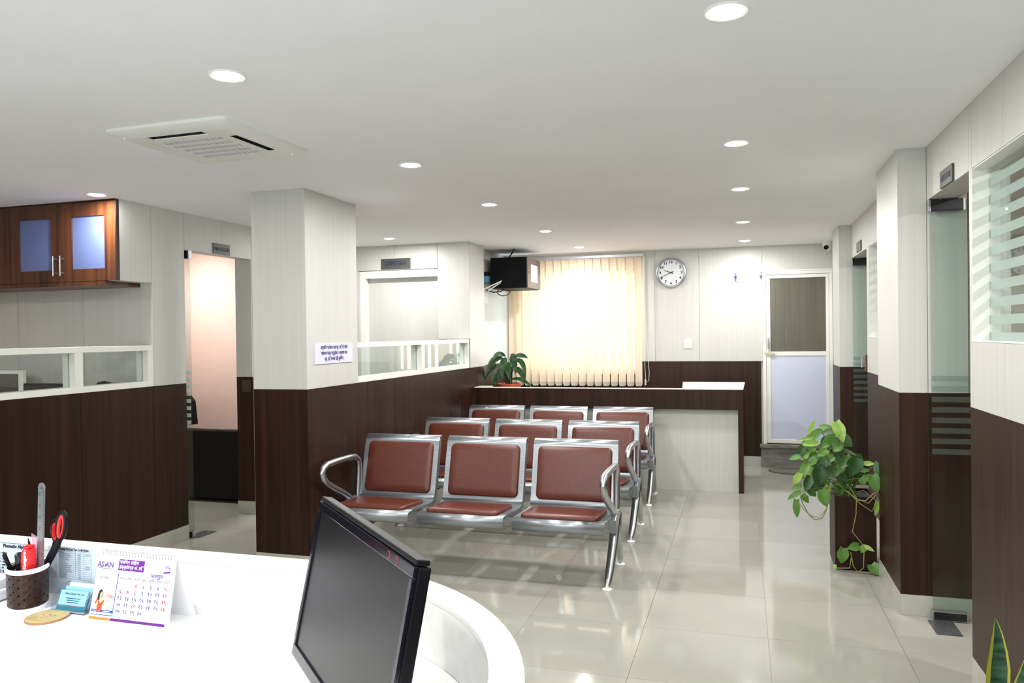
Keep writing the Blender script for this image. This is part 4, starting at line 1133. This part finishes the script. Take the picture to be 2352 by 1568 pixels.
for k in range(1, 14):
    z = .9262 - .0053*k; ln = rnd.uniform(.018, .042)
    for xa_, l_ in ((x0+.006, .004), (x0+.021, ln), (x0+.083, .010)) + (((x0+.108, .016),) if k in (1, 7, 8) else ()):
        b.box(xa_, xa_+l_, YW-.0016, YW-.0012, z-.0009, z+.0009)
b.build('small_print', GINK, t)

# ---- calendar
t = thing('desk_calendar', 'white tent desk calendar with a purple stripe on the front desk', 'calendar', (-1.457, 1.545, ZS))
cw, chh = .232, .158
TL = R(14)
P0 = Vector((-1.572, 1.512, ZS+.010)); Ux_ = Vector((1, 0, 0)); Vx_ = Vector((0, math.sin(TL), math.cos(TL))); Nx_ = Vector((0, -math.cos(TL), math.sin(TL)))
def cp(u, v, d=0): return P0 + Ux_*(cw*u) + Vx_*(chh*v) + Nx_*d
def cpoly(name, uv, mt, d=.0018, par=None):
    return MB().prism([cp(u, v, d) for u, v in uv], Nx_*.0003).build(name, mt, par or t)
def crect(name, u0, v0, u1, v1, mt, d=.0018): return cpoly(name, ((u0, v0), (u1, v0), (u1, v1), (u0, v1)), mt, d)
CW_ = mat('calendar_white', (.86, .86, .88), .5)
MB().prism([cp(0, 0, 0), cp(1, 0, 0), cp(1, 1, 0), cp(0, 1, 0)], Nx_*.0015).build('page_block', CW_, t)
bk = MB()
bk.prism([cp(.01, -.06, -.001), cp(1.03, -.06, -.001), cp(1.01, 1.0, -.001), cp(0, 1.0, -.001)], Nx_*-.0018)
top = cp(0, 1.0, -.003)
bk.prism([(-1.572, top.y, top.z), (-1.334, top.y, top.z), (-1.326, 1.600, ZS+.0005), (-1.566, 1.600, ZS+.0005)], (0, .0018, 0))
bk.prism([(-1.566, 1.512, ZS), (-1.330, 1.512, ZS), (-1.326, 1.600, ZS), (-1.566, 1.600, ZS)], (0, 0, .0015))
bk.build('stand_board', CW_, t)
b = MB()
for k in range(24):
    c = cp(.05 + .9*k/23, 1.0, -.001); pts = []
    for i in range(7):
        a = R(-40 + 240*i/6); pts.append(c + Nx_*(.0045*math.cos(a)) + Vx_*(.0055*math.sin(a)))
    b.tube(pts, .0006, 4)
b.build('spiral_wire', mat('wire_dark', (.10, .10, .11), .4, .5), t)
b = MB()
for k in range(24):
    c = cp(.05 + .9*k/23, .955, .0018); b.prism([c, c+Ux_*.0018, c+Ux_*.0018+Vx_*.003, c+Vx_*.003], Nx_*.0002)
b.build('punched_holes', mat('grey_metal'), t)
CR = (R(90)-TL, 0, 0)
PU = mat('calendar_purple', (.12, .008, .22), .6); OR = mat('calendar_orange', (.62, .20, .008), .6); BL = mat('calendar_blue', (.012, .05, .30), .6)
RD = mat('calendar_red', (.50, .02, .05), .6); DP = mat('calendar_ink', (.12, .06, .28), .5); GI = mat('calendar_grey', (.10, .09, .20), .5)
SK = mat('print_skin', (.85, .45, .27), .5); HR = mat('print_hair', (.02, .012, .015), .5); RDR = mat('print_red', (.80, .07, .02), .5)
WI = mat('print_white', (.9, .9, .9), .5)
def ct(name, s_, size, u, v, mt, align='CENTER', bold=.0, sx=1.0, d=.0019): 
    return text(name, s_, size, cp(u, v, d), CR, mt, t, align=align, ext=.0001, bold=bold, sx=sx)
ct('logo', 'AS', .0180, .045, .80, DP, bold=.0006); ct('logo', 'AN', .0180, .162, .80, DP, bold=.0006)
cpoly('logo_mark', ((.096, .765), (.112, .765), (.104, .815)), OR); cpoly('logo_mark', ((.101, .785), (.116, .785), (.109, .845)), PU, .0023)
crect('small_print', .02, .742, .20, .750, GI)
crect('title_box', .285, .735, .62, .905, PU)
ct('title', 'एसियन लाईफ', .0112, .298, .862, WI, 'LEFT', .0001, d=.0023); ct('title', 'इन्स्योरेन्स कं. लि.', .0112, .298, .785, WI, 'LEFT', .0001, sx=.92, d=.0023)
for k in range(4): crect('small_print', .64, .868-.035*k, .64 + (.10, .19, .21, .14)[k], .874-.035*k, mat('pale_print', (.35, .35, .42), .6))
b = MB(); 
for i in range(20):
    a0, a1 = 2*math.pi*i/20, 2*math.pi*(i+1)/20; c = cp(.925, .835, .0018)
    f_ = lambda r_, a: c + Ux_*(r_*math.cos(a)) + Vx_*(r_*math.sin(a))
    b.prism([f_(.0098, a0), f_(.0103, a0), f_(.0103, a1), f_(.0098, a1)], Nx_*.0002)
b.build('badge_ring', RD, t)
ct('badge', '१५', .0135, .925, .835, DP, bold=.0003)
cpoly('badge_ribbon', ((.875, .745), (.965, .76), (.965, .785), (.885, .77)), PU, .0023)
crect('divider', .298, .04, .306, .70, BL)
ct('logo', 'AS AN', .010, .12, .60, DP)
ct('month', 'फाल्गुन', .0125, .80, .690, DP, bold=.0003); ct('month', '२०८०', .0125, .93, .690, mat('print_pink', (.7, .25, .4), .5))
cols = [.36+.096*i for i in range(7)]
for i, s_ in enumerate(('आइत', 'सोम', 'मंगल', 'बुध', 'बिही', 'शुक्र', 'शनि')):
    ct('weekday', s_, .0095, cols[i], .615, RD if i == 6 else DP)
dv_ = '०१२३४५६७८९'
n = 1
for r_ in range(5):
    for c_ in range(7):
        if (r_ == 0 and c_ < 2) or n > 30: continue
        s_ = ''.join(dv_[int(q)] for q in str(n))
        ct('date', s_, .0128, cols[c_], .515-.098*r_, RD if (c_ == 6 or n in (1, 7)) else GI if n % 2 else DP, bold=.0003)
        n += 1
pic = [(.060, .115), (.062, .17), (.055, .22), (.062, .265), (.085, .28), (.088, .25), (.125, .25), (.150, .275), (.175, .26), (.195, .20), (.215, .25), (.207, .26), (.195, .225)]
cpoly('photo_hair', ((.070, .24), (.075, .34), (.085, .40), (.105, .425), (.125, .415), (.135, .38), (.135, .33), (.128, .30), (.120, .25), (.10, .22)), HR)
cpoly('photo_skin', ((.105, .31), (.112, .30), (.128, .315), (.132, .36), (.125, .39), (.112, .385), (.105, .35)), SK, .0023)
cpoly('photo_skin', ((.108, .31), (.120, .31), (.150, .26), (.140, .24), (.100, .25)), SK, .0023)
cpoly('photo_dress', ((.085, .10), (.150, .10), (.148, .19), (.172, .25), (.160, .275), (.140, .235), (.120, .22), (.098, .24), (.090, .18)), RDR, .0026)
cpoly('photo_skin', ((.160, .26), (.190, .205), (.215, .27), (.208, .275), (.190, .225), (.172, .275)), SK, .0026)
cpoly('photo_skin', ((.060, .25), (.072, .19), (.066, .12), (.075, .12), (.085, .19), (.100, .255), (.085, .265), (.075, .22)), SK, .0028)
cpoly('photo_dress', ((.052, .205), (.066, .20), (.084, .26), (.078, .28), (.062, .26)), RDR, .0030)
ct('offer', '२०', .013, .225, .33, OR, bold=.0005); crect('small_print', .245, .335, .29, .343, DP); crect('small_print', .245, .315, .285, .323, DP); crect('small_print', .25, .295, .28, .303, DP)
crect('blue_band', .02, .085, .296, .120, BL); crect('blue_line', .02, .040, .296, .050, BL)
crect('small_print', .04, .098, .14, .108, WI, .0023); crect('small_print', .17, .098, .27, .108, WI, .0023)
cpoly('orange_stripe', ((0, -.028), (.262, -.028), (.280, .008), (0, .008)), OR)
cpoly('purple_stripe', ((.275, -.028), (.985, -.028), (.985, .012), (.293, .012)), PU)

# ---- card holder
t = thing('card_holder', 'clear acrylic holder with blue and white business cards', 'card holder', (-1.668, 1.565, ZS))
b = MB()
b.box(-1.724, -1.612, 1.535, 1.605, ZS, ZS+.003)
for x in (-1.724, -1.614): b.prism([(x, 1.535, ZS+.003), (x, 1.605, ZS+.003), (x, 1.598, ZS+.060), (x, 1.575, ZS+.060), (x, 1.540, ZS+.035)], (.002, 0, 0))
b.prism([(-1.722, 1.535, ZS+.003), (-1.722, 1.5375, ZS+.003), (-1.722, 1.5395, ZS+.020), (-1.722, 1.537, ZS+.020)], (.108, 0, 0))
b.prism([(-1.722, 1.603, ZS+.003), (-1.722, 1.605, ZS+.003), (-1.722, 1.600, ZS+.058), (-1.722, 1.598, ZS+.058)], (.108, 0, 0))
b.build('tray', ACRYL, t)
MB().prism([(-1.724, 1.534, ZS+.0032), (-1.724, 1.538, ZS+.0032), (-1.724, 1.538, ZS+.006), (-1.724, 1.534, ZS+.006)], (.112, 0, 0)).prism([(-1.7245, 1.575, ZS+.058), (-1.7245, 1.600, ZS+.058), (-1.7245, 1.600, ZS+.061), (-1.7245, 1.575, ZS+.061)], (.0015, 0, 0)).prism([(-1.6125, 1.540, ZS+.034), (-1.6125, 1.576, ZS+.060), (-1.6125, 1.576, ZS+.062), (-1.6125, 1.540, ZS+.036)], (.0015, 0, 0)).build('tray_edge', mat('acrylic_edge', (.28, .30, .36), .3), t)
CY1 = mat('card_cyan', (.26, .52, .66), .6); CY2 = mat('card_teal', (.005, .22, .30), .6)
ca = R(24)
cv = Vector((0, math.sin(ca), math.cos(ca))); cn = Vector((0, -math.cos(ca), math.sin(ca)))
for g, (dy, dz, hh, nm_) in enumerate(((.0, 0, .050, 0), (.014, .004, .052, 1), (.026, .008, .054, 2))):
    o0 = Vector((-1.712, 1.541+dy, ZS+.004+dz))
    c = thing('business_card', ('pale blue business card at the front of the acrylic holder', 'pale business card in the middle of the acrylic holder', 'white business card at the back of the acrylic holder')[g], 'card', o0)
    MB().prism([o0, o0+Vector((.088, 0, 0)), o0+Vector((.088, 0, 0))+cv*hh, o0+cv*hh], cn*-.006).build('card', [CY1, CY1, PAPER][g], c)
    if g == 0:
        MB().prism([o0+cn*.0003, o0+Vector((.088, 0, 0))+cn*.0003, o0+Vector((.088, 0, 0))+cv*.012+cn*.0003, o0+cv*.012+cn*.0003], cn*.0003).build('teal_band', CY2, c)
        MB().prism([o0+cn*.0004+cv*.0122, o0+Vector((.088, 0, 0))+cn*.0004+cv*.0122, o0+Vector((.088, 0, 0))+cv*.0134+cn*.0004, o0+cv*.0134+cn*.0004], cn*.0003).build('red_line', RD, c)
        text('lettering', 'Albiu Global Pvt. Ltd', .0075, o0 + Vector((.046, 0, 0)) + cv*.042 + cn*.0006, (R(90)-ca, 0, 0), NAVY, c, ext=.0001)
        b = MB()
        for k, (l_, v_) in enumerate(((.048, .030), (.038, .025), (.036, .020))):
            p_ = o0 + Vector((.046-l_/2, 0, 0)) + cv*v_ + cn*.0004
            b.prism([p_, p_+Vector((l_, 0, 0)), p_+Vector((l_, 0, 0))+cv*.0016, p_+cv*.0016], cn*.0002)
        b.build('small_print', NAVY, c)

# ---- coaster
t = thing('coaster', 'round pale wooden coaster with a flower print', 'coaster', (-1.690, 1.497, ZS))
MB().lathe([(.001, 0), (.0495, 0), (.050, .001), (.050, .0055), (.001, .0055)], (-1.690, 1.497, ZS), 40).build('disc', streaked('coaster_wood', (.42, .34, .14), (.50, .41, .19), (15, 80, 5), rough=.45), t)
MB().lathe([(.0499, .0003), (.0504, .001), (.0504, .005), (.0499, .0057)], (-1.690, 1.497, ZS), 40).build('edge', mat('coaster_edge', (.33, .16, .10), .6), t)
b = [MB(), MB(), MB()]
for k in range(26):
    a = rnd.uniform(0, 6.28); r_ = rnd.uniform(0, .020); x, y = -1.690 + 1.25*r_*math.cos(a), 1.500 + .75*r_*math.sin(a)
    b[k % 3].lathe([(.0003, .0002), (.0032 if k % 3 else .0045, .0)], (x, y, ZS+.0056), 7)
for q_, mm, nme in zip(b, (mat('print_rose', (.72, .30, .32), .5), mat('print_leaf', (.16, .24, .06), .5), mat('print_mauve', (.50, .36, .48), .5)), ('rose_print', 'leaf_print', 'mauve_print')): q_.build(nme, mm, t)

# ---- pen holder
HC = Vector((-1.8133, 1.5494, ZS)); ha, hb_, hr = .0492, .0690, .8215
t = thing('pen_holder', 'oval brown woven plastic pen holder with white rim and base', 'pen holder', HC)
HW = mat('holder_white', (.84, .84, .86), .35); HBR = mat('holder_brown', (.024, .008, .006), .36, spec=.3)
def ell(k, s, z, n=60):
    a = 2*math.pi*k/n; x, y = ha*s*math.cos(a), hb_*s*math.sin(a)
    return HC + Vector((x*math.cos(hr)-y*math.sin(hr), x*math.sin(hr)+y*math.cos(hr), z))
MB().lathe([(.001, .0), (.99, 0), (1.02, .004), (1.0, .013), (.93, .013), (.93, .004), (.001, .004)], HC, 60, None, False, ha, hb_, hr).build('base', HW, t, smooth=True)
MB().lathe([(.93, .102), (1.03, .102), (1.055, .105), (1.05, .111), (1.0, .114), (.93, .111)], HC, 60, None, False, ha*1.0, hb_*1.0, hr).build('rim', HW, t, smooth=True)
b = MB(); NA, NZ = 72, 27
vg = {}
for s_i, sc in enumerate((1.0, .965)):
    for j in range(NZ+1):
        z = .012 + (.092)*j/NZ; fl_ = .95 + .04*j/NZ
        for k in range(NA): vg[s_i, j, k] = b.bm.verts.new(ell(k, sc*fl_*(1 + (.007 if ((k+(6 if j//3 % 2 else 0)) % 12) < 6 else 0)), z, NA))
def hole(j, k): return (j % 3 == 1) and (k % 6 == (1 if (j//3) % 2 else 4)) and 0 < j < NZ-1
for j in range(NZ):
    for k in range(NA):
        k2 = (k+1) % NA
        if hole(j, k): continue
        b.face([vg[0, j, k], vg[0, j, k2], vg[0, j+1, k2], vg[0, j+1, k]])
        b.face([vg[1, j, k2], vg[1, j, k], vg[1, j+1, k], vg[1, j+1, k2]])
        if hole(j, k2): b.face([vg[0, j, k2], vg[1, j, k2], vg[1, j+1, k2], vg[0, j+1, k2]])
        if hole(j, (k-1) % NA): b.face([vg[1, j, k], vg[0, j, k], vg[0, j+1, k], vg[1, j+1, k]])
        if j+1 < NZ and hole(j+1, k): b.face([vg[0, j+1, k], vg[0, j+1, k2], vg[1, j+1, k2], vg[1, j+1, k]])
        if j > 0 and hole(j-1, k): b.face([vg[1, j, k], vg[1, j, k2], vg[0, j, k2], vg[0, j, k]])
b.build('woven_body', HBR, t, norm=False)
# ruler
t = thing('steel_ruler', 'steel ruler standing tallest in the pen holder', 'ruler', (-1.775, 1.556, ZS+.006))
rx0, rx1, ry = -1.786, -1.762, 1.548
b = MB(); zt = 1.118
pts = [(rx0, ry, ZS+.006), (rx1, ry, ZS+.006), (rx1+.004, ry+.01, zt)] + [((rx0+rx1)/2+.004 + .012*math.cos(R(a)), ry+.01, zt + .012*math.sin(R(a))-.004) for a in (60, 90, 120, 150)] + [(rx0+.004, ry+.01, zt-.004)]
b.prism(pts, (0, .0009, 0)); b.build('blade', STEEL, t)
b = MB()
for k in range(64):
    z = .92 + .003*k; ln = .009 if k % 5 == 0 else .005
    f_ = (z-ZS)/.32
    b.box(rx1+.004*f_-ln-.001, rx1+.004*f_-.001, ry+.01*f_-.0006, ry+.01*f_-.0002, z, z+.0005)
b.build('graduations', INK, t)
for k in range(6): text('numeral', str(14+3*k), .008, (rx1-.014+.0006*k, ry+.0065-.0002, .945+.03*k), (R(90), R(-90), 0), INK, t, ext=.0001)
MB().cyl(((rx0+rx1)/2+.004, ry+.0085, zt-.006), ((rx0+rx1)/2+.004, ry+.0114, zt-.006), .0024, 12).build('hanging_hole', INK, t)
# scissors
t = thing('scissors', 'scissors with red and black handles in the pen holder', 'scissors', (-1.752, 1.575, ZS+.006))
b = MB(); b.tube([(-1.798, 1.568, ZS+.010), (-1.787, 1.576, .90)], [.004, .008], 8, flat=.3); b.tube([(-1.792, 1.566, ZS+.010), (-1.783, 1.574, .90)], [.004, .008], 8, flat=.3); b.build('blades', STEEL, t)
def loop(cx_, cz_, a_, c_, rr, rt, y, n=16):
    return [(cx_ + a_*math.cos(2*math.pi*i/n)*math.cos(rt) - c_*math.sin(2*math.pi*i/n)*math.sin(rt), y, cz_ + a_*math.cos(2*math.pi*i/n)*math.sin(rt) + c_*math.sin(2*math.pi*i/n)*math.cos(rt)) for i in range(n)]
hl = MB(); hl.tube(loop(-1.728, 1.010, .013, .036, 0, R(-10), 1.578), .0062, 8, closed=True).tube([(-1.735, 1.578, .975), (-1.746, 1.578, .955), (-1.783, 1.576, .895)], [.008, .010, .009], 8).build('handle', BLACK, t, smooth=True)
hr_ = MB().tube(loop(-1.7265, 1.008, .0085, .030, 0, R(-10), 1.5755), .0042, 8, closed=True).build('handle_lining', mat('scissor_red', (.80, .02, .015), .4), hl if hasattr(hl, 'name') else t, smooth=True)
h2 = MB(); h2.tube(loop(-1.757, .990, .013, .028, 0, R(4), 1.590), .0062, 8, closed=True).tube([(-1.757, 1.588, .965), (-1.760, 1.585, .945), (-1.788, 1.578, .895)], [.008, .009, .008], 8).build('handle', BLACK, t, smooth=True)
MB().tube(loop(-1.7575, .989, .0085, .022, 0, R(4), 1.5875), .0042, 8, closed=True).build('handle_lining', mat('scissor_red'), t, smooth=True)
# stapler
t = thing('stapler', 'red stapler standing upright in the pen holder', 'stapler', (-1.783, 1.540, ZS+.006))
SR = mat('stapler_red', (.75, .015, .02), .25)
MB().box(-1.800, -1.778, 1.520, 1.548, .82, .958).build('body', SR, t, bevel=.006, seg=3)
MB().prism([(-1.800, 1.528, .82), (-1.815, 1.528, .85), (-1.811, 1.528, .945), (-1.800, 1.528, .950)], (0, .014, 0)).build('base_arm', SR, t, bevel=.002)
MB().box(-1.798, -1.780, 1.524, 1.545, .959, .966).build('hinge_cap', SR, t, bevel=.002)
MB().box(-1.8155, -1.8145, 1.531, 1.540, .885, .925).build('steel_strip', CHROME, t)
text('lettering', 'Kangaro', .014, (-1.788, 1.5192, .930), (R(90), R(-90), 0), WI, t, bold=.0006)
t = thing('plastic_sleeve', 'pink translucent plastic sleeve above the red stapler', 'sleeve', (-1.79, 1.545, .966))
MB().prism([(-1.800, 1.556, .90), (-1.776, 1.556, .90), (-1.770, 1.556, .985), (-1.788, 1.556, .982), (-1.806, 1.556, .990)], (0, .002, 0)).build('sleeve', glass('pink_film', (.95, .62, .80), frost=.3), t)
# pens
t = thing('black_marker', 'thick black marker pen in the pen holder', 'pen', (-1.812, 1.545, ZS+.006))
MB().tube([(-1.822, 1.540, ZS+.008), (-1.8235, 1.538, .92), (-1.825, 1.537, .938), (-1.825, 1.537, .943)], [.010, .0125, .012, .007], 14).build('barrel', BLACKG, t, smooth=True)
t = thing('clip_pen', 'black clip ballpoint leaning left in the pen holder', 'pen', (-1.83, 1.54, ZS+.006))
MB().tube([(-1.835, 1.555, ZS+.010), (-1.852, 1.530, .905), (-1.860, 1.522, .940)], [.005, .0058, .0052], 10).build('barrel', BLACK, t, smooth=True)
MB().tube([(-1.859, 1.520, .943), (-1.850, 1.515, .937), (-1.842, 1.520, .905)], .0018, 6).build('clip', BLACK, t, smooth=True)
t = thing('violet_pen', 'slim violet translucent pen tip up in the pen holder', 'pen', (-1.80, 1.57, ZS+.006))
MB().tube([(-1.808, 1.572, ZS+.010), (-1.822, 1.570, .93), (-1.828, 1.569, .955)], [.0045, .0048, .0044], 10).build('barrel', mat('violet_plastic', (.45, .36, .62), .3), t, smooth=True)
MB().tube([(-1.828, 1.569, .955), (-1.831, 1.568, .972)], [.0036, .0012], 8).build('tip', BLACK, t, smooth=True)
# telephone at the left edge
t = thing('desk_telephone', 'white desk telephone cut by the left edge of the photo', 'telephone', (-2.02, 1.50, ZS))
TW = mat('phone_white', (.78, .79, .84), .35)
MB().prism([(-2.16, 1.44, ZS+.004), (-1.915, 1.44, ZS+.004), (-1.915, 1.44, ZS+.032), (-2.16, 1.44, ZS+.032)], (0, .165, 0)).build('base', TW, t, bevel=.006, seg=3)
MB().prism([(-2.16, 1.45, ZS+.033), (-2.16, 1.60, ZS+.033), (-2.16, 1.60, ZS+.062), (-2.16, 1.45, ZS+.040)], (.235, 0, 0)).build('keypad_body', TW, t, bevel=.004)
for i in range(3):
    for j in range(3): MB().box(-1.965+.0-.022*i, -1.950-.022*i, 1.475+.026*j, 1.490+.026*j, ZS+.040+.0038*j, ZS+.050+.0038*j).build('key', mat('key_grey', (.45, .46, .5), .5), t)
